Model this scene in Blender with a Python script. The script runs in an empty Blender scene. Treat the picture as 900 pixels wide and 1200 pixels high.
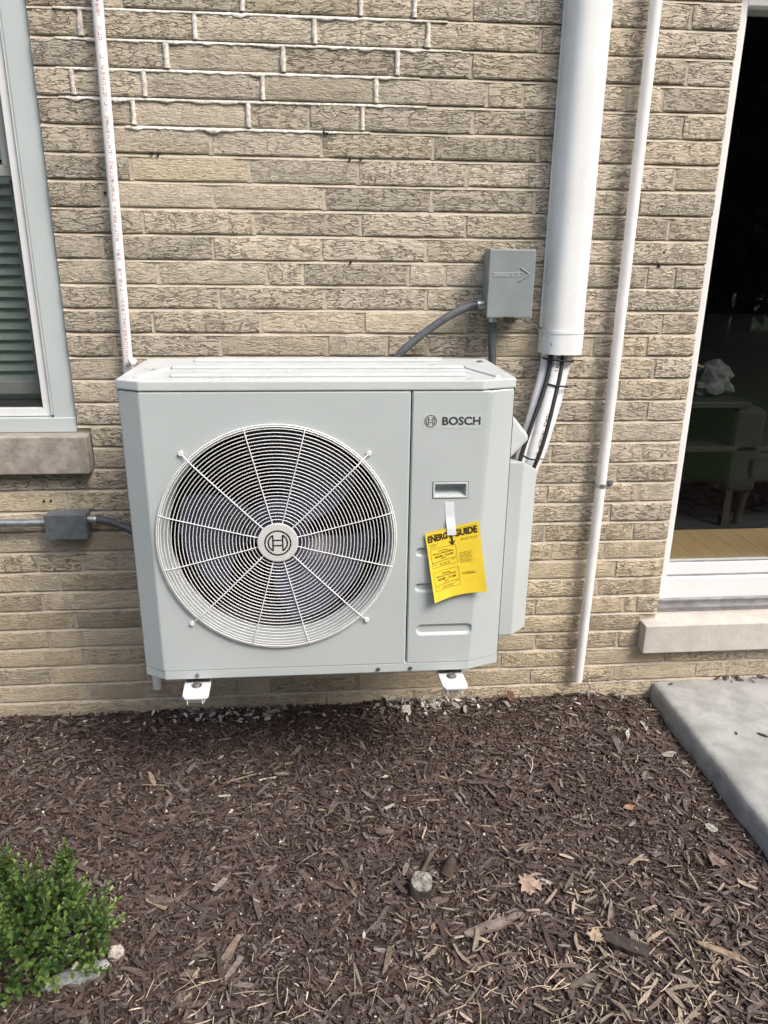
import bpy, bmesh, math, random
import numpy as np
from mathutils import Vector, Matrix, noise as mnoise
random.seed(7); RNG = np.random.default_rng(7)
SC = bpy.context.scene
COL = SC.collection
R = math.radians

# ------------------------------------------------------------------ camera
PITCH, YAW, ROLL = .328299, .089305, .011245
CAMLOC = Vector((0, -2.2893, 1.50))
fw = Vector((math.sin(YAW)*math.cos(PITCH), math.cos(YAW)*math.cos(PITCH), -math.sin(PITCH)))
rt = Vector((math.cos(YAW), -math.sin(YAW), 0)); up = rt.cross(fw)
cx = rt*math.cos(ROLL)+up*math.sin(ROLL); cy = -rt*math.sin(ROLL)+up*math.cos(ROLL)
cam = bpy.data.cameras.new('camera'); camo = bpy.data.objects.new('camera', cam); COL.objects.link(camo)
cam.sensor_fit = 'VERTICAL'; cam.sensor_height = 36; cam.sensor_width = 27; cam.lens = 883.9/1200*36
cam.clip_start = .02; cam.clip_end = 500
m = Matrix.Identity(4)
for i, v in enumerate((cx, cy, -fw)):
    for j in range(3): m[j][i] = v[j]
m.translation = CAMLOC; camo.matrix_world = m
SC.camera = camo

# ------------------------------------------------------------------ sky and sun
SUN_DIR = Vector((.46, -.50, .78)).normalized()          # towards the sun
el = math.asin(SUN_DIR.z)
w = bpy.data.worlds.new('World'); SC.world = w; w.use_nodes = True
nt = w.node_tree; bg = nt.nodes['Background']
sky = nt.nodes.new('ShaderNodeTexSky'); sky.sky_type = 'NISHITA'; sky.sun_disc = False
sky.sun_elevation = el; sky.sun_rotation = math.atan2(SUN_DIR.x, SUN_DIR.y)
sky.air_density = 1.0; sky.dust_density = 7.0; sky.ozone_density = 1.2; sky.altitude = 150
nt.links.new(sky.outputs[0], bg.inputs[0]); bg.inputs[1].default_value = .15
sun = bpy.data.lights.new('sun', 'SUN'); suno = bpy.data.objects.new('sun', sun); COL.objects.link(suno)
sun.energy = 1.25; sun.angle = R(22); sun.color = (1, .98, .95)
suno.rotation_euler = SUN_DIR.to_track_quat('Z', 'Y').to_euler(); suno.location = (3, -4, 6)
SC.view_settings.view_transform = 'Standard'; SC.view_settings.look = 'None'
SC.view_settings.gamma = 1; SC.view_settings.use_curve_mapping = False
SC.view_settings.exposure = 0.71

# ------------------------------------------------------------------ material helpers
class NT:
    def __init__(s, name):
        s.m = bpy.data.materials.new(name); s.m.use_nodes = True; s.t = s.m.node_tree
        s.b = s.t.nodes['Principled BSDF']; s.out = s.t.nodes['Material Output']
    def n(s, t, **k):
        nd = s.t.nodes.new(t)
        for a, v in k.items(): setattr(nd, a, v)
        return nd
    def L(s, a, b): s.t.links.new(a, b)
    def val(s, sock, v):
        if hasattr(v, 'is_linked') or isinstance(v, bpy.types.NodeSocket): s.L(v, sock)
        else: sock.default_value = v
    def math(s, op, a, b=None, c=None, clamp=False):
        nd = s.n('ShaderNodeMath', operation=op, use_clamp=clamp)
        for i, v in enumerate((a, b, c)):
            if v is not None: s.val(nd.inputs[i], v)
        return nd.outputs[0]
    def vmath(s, op, a, b=None):
        nd = s.n('ShaderNodeVectorMath', operation=op)
        s.val(nd.inputs[0], a)
        if b is not None:
            if op == 'SCALE': s.val(nd.inputs[3], b)
            else: s.val(nd.inputs[1], b)
        return nd.outputs[0]
    def mix(s, f, a, b, mode='MIX'):
        nd = s.n('ShaderNodeMix', data_type='RGBA', blend_type=mode)
        s.val(nd.inputs[0], f)
        for i, v in ((6, a), (7, b)):
            if isinstance(v, tuple): nd.inputs[i].default_value = (*v[:3], 1)
            else: s.L(v, nd.inputs[i])
        return nd.outputs[2]
    def noise(s, vec, scale, detail=3, rough=.55, col=False):
        nd = s.n('ShaderNodeTexNoise'); nd.inputs['Scale'].default_value = scale
        nd.inputs['Detail'].default_value = detail; nd.inputs['Roughness'].default_value = rough
        if vec is not None: s.L(vec, nd.inputs['Vector'])
        return nd.outputs[1 if col else 0]
    def ramp(s, v, lo, hi, a=0., b=1., smooth=True):
        nd = s.n('ShaderNodeMapRange', interpolation_type='SMOOTHSTEP' if smooth else 'LINEAR')
        s.val(nd.inputs[0], v); s.val(nd.inputs[1], lo); s.val(nd.inputs[2], hi); nd.inputs[3].default_value = a; nd.inputs[4].default_value = b
        return nd.outputs[0]
    def bump(s, h, strength, dist, prev=None):
        nd = s.n('ShaderNodeBump'); s.val(nd.inputs['Strength'], strength); nd.inputs['Distance'].default_value = dist
        s.L(h, nd.inputs['Height'])
        if prev is not None: s.L(prev, nd.inputs['Normal'])
        s.L(nd.outputs[0], s.b.inputs['Normal']); return nd.outputs[0]
    @property
    def pos(s): return s.n('ShaderNodeNewGeometry').outputs['Position']
    @property
    def obj(s): return s.n('ShaderNodeTexCoord').outputs['Object']

def simple(name, col, rough=.5, metal=0., var=.06, scale=14., bump=0., bscale=300., spec=.5, grime=0.):
    """painted / plastic / metal surface with slight mottling and roughness variation"""
    t = NT(name); p = t.obj
    n1 = t.noise(p, scale, 4)
    dark = tuple(c*(1-var*2) for c in col); lite = tuple(min(1, c*(1+var)) for c in col)
    c = t.mix(t.ramp(n1, .3, .7), dark, lite)
    if grime:
        g = t.ramp(t.noise(p, 45, 6, .7), .56, .78, 0, grime)
        c = t.mix(g, c, (.10, .09, .075))
    t.L(c, t.b.inputs['Base Color'])
    t.L(t.ramp(n1, .25, .75, max(.04, rough-.07), min(1, rough+.07)), t.b.inputs['Roughness'])
    t.b.inputs['Metallic'].default_value = metal; t.b.inputs['Specular IOR Level'].default_value = spec
    if bump: t.bump(t.noise(p, bscale, 2), bump, .001)
    return t.m

def brick_material():
    t = NT('split_face_brick')
    oi = t.n('ShaderNodeObjectInfo'); col = t.n('ShaderNodeSeparateColor'); t.L(oi.outputs['Color'], col.inputs[0])
    tone, crack_amt, yellow = col.outputs[0], col.outputs[1], col.outputs[2]
    off = t.n('ShaderNodeCombineXYZ'); t.L(t.math('MULTIPLY', oi.outputs['Random'], 31.), off.inputs[0]); t.L(t.math('MULTIPLY', oi.outputs['Random'], 17.), off.inputs[2])
    P = t.vmath('ADD', t.pos, off.outputs[0])
    wob = t.vmath('SCALE', t.vmath('SUBTRACT', t.noise(P, 30, 2, .5, True), (.5, .5, .5)), .016)
    Q = t.vmath('SCALE', t.vmath('ADD', P, wob), t.ramp(oi.outputs['Random'], 0, 1, .72, 1.25, False))
    def wrinkle(sx, sz, wd, det):
        n_ = t.noise(t.vmath('MULTIPLY', Q, (sx, sx, sz)), 1., det, .5)
        return t.ramp(t.math('ABSOLUTE', t.math('SUBTRACT', n_, .5)), 0., wd, 1., 0.)
    where = t.ramp(t.noise(P, 20, 2), .28, .50)
    w1 = t.math('MULTIPLY', wrinkle(21, 88, .040, 2.2), where)
    w2 = t.math('MULTIPLY', wrinkle(42, 165, .040, 1.6), t.ramp(t.noise(t.vmath('ADD', P, (3., 5., 7.)), 26, 2), .50, .64, 0, .6))
    crk = t.math('MULTIPLY', t.math('MAXIMUM', w1, w2), crack_amt, clamp=True)
    streak = t.noise(t.vmath('MULTIPLY', P, (1, 1, 3.2)), 60, 5, .65)
    grain = t.noise(P, 420, 3, .6)
    mott = t.noise(P, 22, 4, .6)
    # colour
    base = t.mix(yellow, (.665, .60, .495), (.67, .58, .41))
    base = t.mix(t.ramp(tone, 0, 1, 0, 1, False), t.mix(1., base, (.76, .76, .77), 'MULTIPLY'), t.mix(1., base, (1.16, 1.14, 1.12), 'MULTIPLY'))
    base = t.mix(t.ramp(mott, .3, .72, .0, .35), base, (.44, .385, .315))
    base = t.mix(t.ramp(streak, .50, .72, 0, .45), base, (.33, .285, .225))
    base = t.mix(t.ramp(grain, .55, .75, 0, .35), base, (.76, .70, .60))
    base = t.mix(t.ramp(grain, .45, .25, 0, .30), base, (.28, .235, .185))
    base = t.mix(t.math('MULTIPLY', crk, .55), base, (.19, .16, .13))
    t.L(base, t.b.inputs['Base Color']); t.b.inputs['Roughness'].default_value = .93; t.b.inputs['Specular IOR Level'].default_value = .2
    h = t.math('SUBTRACT', t.math('ADD', t.math('MULTIPLY', streak, .9), t.math('MULTIPLY', mott, .5)), t.math('MULTIPLY', crk, 1.0))
    b1 = t.bump(h, 1.0, .011)
    t.bump(grain, .7, .002, b1)
    return t.m

def mortar_material(name, a, b, rough=.95, sc=60):
    t = NT(name); p = t.pos
    n1 = t.noise(p, sc, 5, .65); n2 = t.noise(p, 7, 3)
    c = t.mix(t.ramp(n1, .3, .7), a, b); c = t.mix(t.ramp(n2, .4, .75, 0, .35), c, tuple(x*.6 for x in a))
    t.L(c, t.b.inputs['Base Color']); t.b.inputs['Roughness'].default_value = rough; t.b.inputs['Specular IOR Level'].default_value = .2
    t.bump(t.noise(p, 260, 4, .7), .6, .002); return t.m

def concrete_material(name, a, b, spots=(.12, .115, .10), sc=9):
    t = NT(name); p = t.pos
    n1 = t.noise(p, sc, 6, .62); n2 = t.noise(p, 46, 4, .7); n3 = t.noise(p, 380, 3, .6)
    c = t.mix(t.ramp(n1, .32, .68), a, b); c = t.mix(t.ramp(n2, .56, .74, 0, .5), c, spots)
    c = t.mix(t.ramp(n3, .55, .8, 0, .35), c, tuple(min(1, x*1.35) for x in b))
    c = t.mix(t.ramp(t.noise(p, 3.1, 4, .6), .50, .72, 0, .30), c, tuple(x*.55 for x in a))
    t.L(c, t.b.inputs['Base Color']); t.b.inputs['Roughness'].default_value = .9; t.b.inputs['Specular IOR Level'].default_value = .25
    b1 = t.bump(n3, .5, .0015); t.bump(n2, .5, .004, b1); return t.m

def attr_material(name, rough=.85, spec=.25, nscale=120., bump=.5, bdist=.002, trans=0., stretch=(1, 1, 1)):
    t = NT(name); p = t.pos
    a = t.n('ShaderNodeAttribute', attribute_name='tint')
    n1 = t.noise(t.vmath('MULTIPLY', p, stretch), nscale, 4, .65)
    c = t.mix(t.ramp(n1, .25, .75), t.mix(1., a.outputs[0], (.62, .60, .58), 'MULTIPLY'), t.mix(1., a.outputs[0], (1.3, 1.3, 1.3), 'MULTIPLY'))
    t.L(c, t.b.inputs['Base Color']); t.b.inputs['Roughness'].default_value = rough; t.b.inputs['Specular IOR Level'].default_value = spec
    if bump: t.bump(n1, bump, bdist)
    if trans:
        tr = t.n('ShaderNodeBsdfTranslucent'); t.L(c, tr.inputs[0]); mx = t.n('ShaderNodeMixShader'); mx.inputs[0].default_value = trans
        t.L(t.b.outputs[0], mx.inputs[1]); t.L(tr.outputs[0], mx.inputs[2]); t.L(mx.outputs[0], t.out.inputs[0])
    return t.m

def glass_material(name, tint=(.95, .97, .96), ior=1.45):
    t = NT(name); t.t.nodes.remove(t.b)
    ge = t.n('ShaderNodeNewGeometry'); dn = t.n('ShaderNodeVectorMath', operation='DOT_PRODUCT'); t.L(ge.outputs['Incoming'], dn.inputs[0]); t.L(ge.outputs['Normal'], dn.inputs[1])
    f0 = ((ior-1)/(ior+1))**2
    fres = t.math('ADD', t.math('MULTIPLY', t.math('POWER', t.math('SUBTRACT', 1., t.math('ABSOLUTE', dn.outputs['Value']), clamp=True), 5.), 1-f0), f0)
    tr = t.n('ShaderNodeBsdfTransparent'); tr.inputs[0].default_value = (*tint, 1)
    gl = t.n('ShaderNodeBsdfGlossy'); gl.inputs['Roughness'].default_value = .005; gl.inputs[0].default_value = (1, 1, 1, 1)
    nb = t.n('ShaderNodeBump'); nb.inputs['Strength'].default_value = .06; nb.inputs['Distance'].default_value = .002
    t.L(t.noise(t.pos, 3.5, 2), nb.inputs['Height']); t.L(nb.outputs[0], gl.inputs['Normal'])
    mx = t.n('ShaderNodeMixShader'); t.L(fres, mx.inputs[0]); t.L(tr.outputs[0], mx.inputs[1]); t.L(gl.outputs[0], mx.inputs[2])
    t.L(mx.outputs[0], t.out.inputs[0]); return t.m

def screen_material():
    t = NT('insect_screen'); tr = t.n('ShaderNodeBsdfTransparent'); mx = t.n('ShaderNodeMixShader')
    t.b.inputs['Base Color'].default_value = (.035, .05, .047, 1); t.b.inputs['Roughness'].default_value = .7
    mx.inputs[0].default_value = .36; t.L(tr.outputs[0], mx.inputs[1]); t.L(t.b.outputs[0], mx.inputs[2]); t.L(mx.outputs[0], t.out.inputs[0])
    return t.m

def wood_floor_material():
    t = NT('oak_floor'); p = t.pos
    oi = t.n('ShaderNodeObjectInfo')
    off = t.n('ShaderNodeCombineXYZ'); t.L(t.math('MULTIPLY', oi.outputs['Random'], 9.), off.inputs[0])
    g = t.noise(t.vmath('MULTIPLY', t.vmath('ADD', p, off.outputs[0]), (14., 1.3, 1)), 5, 5, .6)
    c = t.mix(t.ramp(g, .3, .7), (.30, .205, .105), (.39, .28, .155))
    c = t.mix(t.math('MULTIPLY', oi.outputs['Random'], .35), c, (.34, .22, .105))
    t.L(c, t.b.inputs['Base Color']); t.b.inputs['Roughness'].default_value = .38; return t.m

M = {}
M['brick'] = brick_material()
M['mortar'] = mortar_material('tan_mortar', (.42, .37, .30), (.55, .49, .405))
M['limestone'] = concrete_material('grey_limestone', (.25, .225, .195), (.40, .37, .33), (.13, .115, .095), 22)
M['door_stone'] = concrete_material('pale_door_stone', (.47, .44, .40), (.56, .53, .49), (.40, .37, .33), 14)
M['concrete'] = concrete_material('slab_concrete', (.26, .265, .258), (.375, .383, .372), (.17, .172, .165), 11)
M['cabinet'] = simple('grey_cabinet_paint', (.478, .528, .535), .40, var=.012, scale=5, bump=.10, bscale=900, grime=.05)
M['cabinet_lid'] = simple('skylit_lid_paint', (.57, .615, .62), .33, var=.02, scale=16, bump=.10, bscale=800, grime=.03)  # cabinet paint made paler: skylight on the top put into the colour
M['white_plastic'] = simple('white_plastic', (.72, .74, .745), .38, var=.02, scale=8, grime=.05)
M['pipe_white'] = simple('white_pvc', (.80, .79, .79), .33, var=.03, scale=10, grime=.08)
M['duct_white'] = simple('white_duct_vinyl', (.78, .805, .82), .30, var=.015, scale=6, grime=.04)
M['foam_white'] = simple('white_pipe_insulation', (.70, .715, .74), .30, var=.04, scale=40, bump=.5, bscale=160)
M['guard_wire'] = simple('white_wire_coating', (.78, .79, .79), .35, var=.02)
M['hub'] = simple('hub_grey', (.62, .635, .625), .45, var=.03, scale=60)
M['black'] = simple('black_ink', (.012, .012, .013), .5, var=.05)
M['ink_grey'] = simple('dark_grey_ink', (.035, .04, .043), .5, var=.05)
M['card_ink'] = simple('brown_black_ink', (.035, .02, .008), .6, var=.05)
M['red_ink'] = simple('red_print', (.52, .22, .21), .5, var=.2, scale=120)
M['grey_ink'] = simple('grey_print', (.42, .38, .40), .5, var=.2, scale=120)
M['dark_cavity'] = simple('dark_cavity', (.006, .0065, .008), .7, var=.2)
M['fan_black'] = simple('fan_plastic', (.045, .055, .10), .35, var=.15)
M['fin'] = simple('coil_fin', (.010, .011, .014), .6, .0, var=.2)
M['card'] = simple('yellow_card', (.84, .635, .045), .55, var=.03, scale=30)
M['tape'] = simple('white_tape', (.74, .78, .83), .35, var=.03, scale=50)
M['grey_metal'] = simple('grey_painted_metal', (.225, .255, .265), .45, var=.03, scale=14, bump=.1, bscale=900, grime=.06)
M['dark_metal'] = simple('dark_grey_metal', (.155, .175, .195), .42, .25, var=.10, scale=30)
M['conduit'] = simple('dark_grey_conduit', (.085, .095, .105), .5, var=.12, scale=40)
M['galv'] = simple('galvanised_steel', (.52, .56, .57), .33, .85, var=.10, scale=50)
M['screw'] = simple('screw_steel', (.34, .34, .33), .4, .8, var=.2, scale=200)
M['rubber'] = simple('black_rubber', (.015, .015, .016), .55, var=.2)
M['trim'] = simple('aluminium_trim', (.49, .545, .55), .42, var=.02, scale=4, bump=.1, bscale=60, grime=.03)
M['vinyl'] = simple('white_vinyl', (.70, .725, .725), .38, var=.02, scale=8, grime=.04)
M['sash_grey'] = simple('grey_sash', (.30, .315, .31), .5, var=.04)
M['track'] = simple('door_track', (.36, .36, .38), .4, .4, var=.12, scale=30, grime=.3)
M['door_white'] = simple('white_door_paint', (.76, .775, .79), .38, var=.02, scale=6, grime=.03)
M['glass'] = glass_material('window_glass')
M['screen'] = screen_material()
M['blind'] = simple('pale_blind', (.40, .47, .43), .5, var=.05)
M['dark_room'] = simple('dimmed_room_paint', (.018, .02, .024), .8, var=.1)  # dimness of the rooms put into a near-black wall colour
M['floor_wood'] = wood_floor_material()
M['navy'] = simple('dark_navy_sheet', (.005, .006, .010), .9, var=.3, scale=60)
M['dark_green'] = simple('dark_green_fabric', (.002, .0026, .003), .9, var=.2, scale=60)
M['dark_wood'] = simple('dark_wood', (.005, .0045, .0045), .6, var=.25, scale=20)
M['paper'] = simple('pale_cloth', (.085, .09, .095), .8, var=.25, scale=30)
M['tan_cloth'] = simple('tan_strap', (.20, .165, .10), .8, var=.1, scale=30)
M['chips'] = attr_material('bark_chips', .85, .25, 160, .6, .002)
M['leaf_dry'] = attr_material('dry_leaf', .75, .3, 90, .5, .002, .15)
M['straw'] = attr_material('dry_straw', .6, .4, 200, .3, .001)
M['boxwood'] = attr_material('boxwood_leaf', .36, .5, 60, .25, .002, .22)
M['tree_leaf'] = attr_material('tree_leaf', .5, .4, 5, 0, .002, .25)
M['bark'] = attr_material('bark', .95, .2, 30, .8, .01)
M['fresh_mortar'] = attr_material('fresh_white_mortar', .95, .2, 110, .6, .002)
M['stone'] = attr_material('pale_stone', .85, .3, 70, .8, .004)

def soil_material():
    t = NT('dark_soil'); p = t.pos
    n1 = t.noise(p, 30, 6, .7); n2 = t.noise(p, 160, 5, .7)
    c = t.mix(t.ramp(n1, .3, .7), (.034, .024, .020), (.070, .051, .044)); c = t.mix(t.ramp(n2, .55, .75, 0, .6), c, (.11, .084, .071))
    t.L(c, t.b.inputs['Base Color']); t.b.inputs['Roughness'].default_value = .97; t.b.inputs['Specular IOR Level'].default_value = .15
    b = t.bump(n1, .8, .02); t.bump(n2, .9, .006, b); return t.m
def lawn_material():
    t = NT('lawn'); p = t.pos
    n1 = t.noise(p, 3, 5, .7); n2 = t.noise(p, 60, 4, .7)
    c = t.mix(t.ramp(n1, .3, .7), (.035, .075, .018), (.07, .115, .03)); c = t.mix(t.ramp(n2, .5, .7, 0, .5), c, (.03, .05, .012))
    t.L(c, t.b.inputs['Base Color']); t.b.inputs['Roughness'].default_value = .9; t.bump(n2, .8, .03); return t.m
M['soil'] = soil_material(); M['lawn'] = lawn_material()

# ------------------------------------------------------------------ geometry helpers
class MB:
    def __init__(s): s.v = []; s.f = []; s.sm = []
    def add(s, vs, fs, smooth=False):
        o = len(s.v); s.v += [tuple(v) for v in vs]; s.f += [tuple(i+o for i in f) for f in fs]; s.sm += [smooth]*len(fs); return s
    def box(s, a, b, bev=0., seg=2):
        x0, y0, z0 = (min(a[i], b[i]) for i in range(3)); x1, y1, z1 = (max(a[i], b[i]) for i in range(3))
        bm = bmesh.new(); bmesh.ops.create_cube(bm, size=1)
        for v in bm.verts: v.co = Vector(((x0+x1)/2+v.co.x*(x1-x0), (y0+y1)/2+v.co.y*(y1-y0), (z0+z1)/2+v.co.z*(z1-z0)))
        if bev: bmesh.ops.bevel(bm, geom=list(bm.edges), offset=bev, segments=seg, affect='EDGES', profile=.6)
        return s.bm(bm)
    def bm(s, bm, smooth=False):
        bm.verts.index_update(); s.add([v.co[:] for v in bm.verts], [[v.index for v in f.verts] for f in bm.faces], smooth); bm.free(); return s
    def prism(s, poly, y0, y1, bev=0.):
        """poly in (x,z), extruded along y"""
        n = len(poly); bm = bmesh.new()
        a = [bm.verts.new((x, y0, z)) for x, z in poly]; b = [bm.verts.new((x, y1, z)) for x, z in poly]
        bm.faces.new(a); bm.faces.new(b[::-1])
        for i in range(n): bm.faces.new((a[i], b[i], b[(i+1) % n], a[(i+1) % n]))
        bmesh.ops.recalc_face_normals(bm, faces=bm.faces)
        if bev: bmesh.ops.bevel(bm, geom=list(bm.edges), offset=bev, segments=2, affect='EDGES', profile=.6)
        return s.bm(bm)
    def prismz(s, poly, z0, z1, bev=0.):
        n = len(poly); bm = bmesh.new()
        a = [bm.verts.new((x, y, z0)) for x, y in poly]; b = [bm.verts.new((x, y, z1)) for x, y in poly]
        bm.faces.new(a); bm.faces.new(b[::-1])
        for i in range(n): bm.faces.new((a[i], b[i], b[(i+1) % n], a[(i+1) % n]))
        bmesh.ops.recalc_face_normals(bm, faces=bm.faces)
        if bev: bmesh.ops.bevel(bm, geom=list(bm.edges), offset=bev, segments=2, affect='EDGES', profile=.6)
        return s.bm(bm)
    def tube(s, path, r, n=12, cap=True, closed=False):
        P = [Vector(p) for p in path]; k = len(P); rs = r if isinstance(r, (list, tuple)) else [r]*k
        ref = Vector((0, 0, 1)) if abs((P[1]-P[0]).normalized().z) < .9 else Vector((0, 1, 0)); rings = []; vs = []; fs = []; T0 = None
        for i in range(k):
            T = (P[(i+1) % k]-P[i-1]) if closed else P[min(i+1, k-1)]-P[max(i-1, 0)]
            T.normalize()
            if T0 is None: N = (ref-T*ref.dot(T)).normalized()
            else: N = (N-T*N.dot(T)).normalized()
            T0 = T; B = T.cross(N); o = len(vs)
            for j in range(n):
                a = 2*math.pi*j/n; vs.append(P[i]+(N*math.cos(a)+B*math.sin(a))*rs[i])
        for i in range(k if closed else k-1):
            a, b = i*n, ((i+1) % k)*n
            for j in range(n): fs.append((a+j, a+(j+1) % n, b+(j+1) % n, b+j))
        s.add(vs, fs, True)
        if cap and not closed: s.add(vs[:n], [tuple(range(n))[::-1]]); s.add(vs[-n:], [tuple(range(n))])
        return s
    def disc_y(s, c, r, y0, y1, n=32, bev=0.):
        return s.prism([(c[0]+r*math.cos(2*math.pi*i/n), c[1]+r*math.sin(2*math.pi*i/n)) for i in range(n)], y0, y1, bev)
    def quad(s, a, b, c, d, smooth=False): return s.add([a, b, c, d], [(0, 1, 2, 3)], smooth)
    def build(s, name, mat, parent=None, smooth=None, fixn=False):
        me = bpy.data.meshes.new(name); me.from_pydata(s.v, [], s.f); me.materials.append(M[mat] if isinstance(mat, str) else mat)
        sm = s.sm if smooth is None else [smooth]*len(s.f)
        me.polygons.foreach_set('use_smooth', sm)
        if fixn:
            bm = bmesh.new(); bm.from_mesh(me); bmesh.ops.remove_doubles(bm, verts=bm.verts, dist=1e-6); bmesh.ops.recalc_face_normals(bm, faces=bm.faces); bm.to_mesh(me); bm.free()
        me.update(); o = bpy.data.objects.new(name, me); COL.objects.link(o)
        if parent is not None: attach(o, parent)
        return o
def attach(o, parent):
    o.parent = parent
    pm = Matrix.Identity(4); q = parent
    while q is not None: pm = q.matrix_parent_inverse @ q.matrix_basis @ pm; q = q.parent
    o.matrix_parent_inverse = pm.inverted()
def tag(o, label=None, cat=None, group=None, kind=None):
    for k, v in (('label', label), ('category', cat), ('group', group), ('kind', kind)):
        if v: o[k] = v
    return o
def empty(name, loc, label, cat, group=None):
    o = bpy.data.objects.new(name, None); o.location = loc; o.empty_display_size = .05; COL.objects.link(o)
    return tag(o, label, cat, group)
def tint_attr(me, cols):
    a = me.color_attributes.new('tint', 'FLOAT_COLOR', 'POINT'); c = np.ones((len(me.vertices), 4), np.float32); c[:, :3] = cols; a.data.foreach_set('color', c.ravel())
def np_mesh(name, V, F, cols, mat, parent=None, smooth=False):
    """V (n,3), F (m,4 or 3) numpy, fast build"""
    me = bpy.data.meshes.new(name); me.vertices.add(len(V)); me.vertices.foreach_set('co', V.astype(np.float32).ravel())
    k = F.shape[1]; me.loops.add(F.size); me.loops.foreach_set('vertex_index', F.astype(np.int32).ravel())
    me.polygons.add(len(F)); me.polygons.foreach_set('loop_start', np.arange(0, F.size, k, dtype=np.int32))
    me.polygons.foreach_set('use_smooth', np.full(len(F), smooth)); me.update(calc_edges=True)
    if cols is not None: tint_attr(me, cols)
    me.materials.append(M[mat]); o = bpy.data.objects.new(name, me); COL.objects.link(o)
    if parent is not None: attach(o, parent)
    return o
def text_mesh(txt, size=1., bold=0., align='LEFT', spacing=1.):
    cu = bpy.data.curves.new('t', 'FONT'); cu.body = txt; cu.size = size; cu.offset = bold; cu.align_x = align; cu.space_character = spacing; cu.resolution_u = 3
    ob = bpy.data.objects.new('t', cu); COL.objects.link(ob); bpy.context.view_layer.update()
    me = bpy.data.meshes.new_from_object(ob.evaluated_get(bpy.context.evaluated_depsgraph_get()))
    vs = [v.co.copy() for v in me.vertices]; fs = [tuple(p.vertices) for p in me.polygons]
    bpy.data.objects.remove(ob); bpy.data.curves.remove(cu); bpy.data.meshes.remove(me)
    return vs, fs
def fit_text(txt, x0, z0, wdt, hgt, bold=0.):
    """flat text scaled into a box, returns (u,v) verts and faces"""
    vs, fs = text_mesh(txt, 1., bold)
    if not vs: return [], []
    xs = [v.x for v in vs]; ys = [v.y for v in vs]
    sx = wdt/(max(xs)-min(xs)); sy = hgt/(max(ys)-min(ys))
    return [(x0+(v.x-min(xs))*sx, z0+(v.y-min(ys))*sy) for v in vs], fs

# ================================================================== SETTING: ground, slab, lawn
def gheight(x, y):
    """mulch surface height"""
    h = .016*mnoise.noise(Vector((x*2.1, y*2.1, 3.))) + .009*mnoise.noise(Vector((x*6.3, y*6.3, 9.)))
    h += .012*math.exp(-((y)/.10)**2)*(1 if x < 1.0 else .3)
    h -= .022*math.exp(-(max(0, 1.20-x)/.10)**2)*(1 if x < 1.2 or y > -.9 else math.exp(-((x-1.2)/.3)**2))
    d = math.hypot(x-.226, y+.838); h += .012*math.exp(-(d/.09)**2)
    h += .02*math.exp(-((x+.70)/.25)**2-((y+.98)/.2)**2)
    return h-.004
gv = MB()
big = 60
gv.add([(-big, -big, -.06), (big, -big, -.06), (big, big, -.06), (-big, big, -.06)], [(0, 1, 2, 3)])
tag(gv.build('ground', 'soil'), kind='structure')
x0, x1, y0, y1 = -2.6, 3.3, -2.5, .02; nx, ny = 300, 130
vs = [(x0+(x1-x0)*i/nx, y0+(y1-y0)*j/ny, 0) for j in range(ny+1) for i in range(nx+1)]
vs = [(x, y, gheight(x, y)) for x, y, _ in vs]
fs = [(j*(nx+1)+i, j*(nx+1)+i+1, (j+1)*(nx+1)+i+1, (j+1)*(nx+1)+i) for j in range(ny) for i in range(nx)]
g = MB(); g.add(vs, fs, True); tag(g.build('soil_bed', 'soil'), kind='structure')
l = MB(); l.add([(-40, -50, -.03), (40, -50, -.03), (40, -2.48, -.03), (-40, -2.48, -.03)], [(0, 1, 2, 3)]); tag(l.build('lawn', 'lawn'), kind='structure')

# concrete slab: rounded, slightly uneven left edge
sl = MB(); prof = [(-.016, -.20), (-.012, -.02), (-.009, .025), (-.005, .0435), (.003, .0505), (.016, .0540), (.06, .055), (.5, .0555), (2.2, .055), (2.2, -.2)]
ns = 60; vv = []
for j in range(ns+1):
    y = -.95*j/ns if j else -.004
    jx = .004*mnoise.noise(Vector((0, y*9, 1)))+.003*mnoise.noise(Vector((0, y*31, 5)))
    for k, (dx, z) in enumerate(prof):
        vv.append((1.192+dx+(jx if k < 6 else 0), y, z+(.0015*mnoise.noise(Vector((dx*6, y*7, 2))) if k > 1 else 0)))
npf = len(prof)
sl.add(vv, [(j*npf+k, j*npf+k+1, (j+1)*npf+k+1, (j+1)*npf+k) for j in range(ns) for k in range(npf-1)], True)
fr = vv[-npf:]; sl.add(fr, [tuple(range(npf))])
tag(sl.build('patio_slab', 'concrete', fixn=True), kind='structure')

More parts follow.
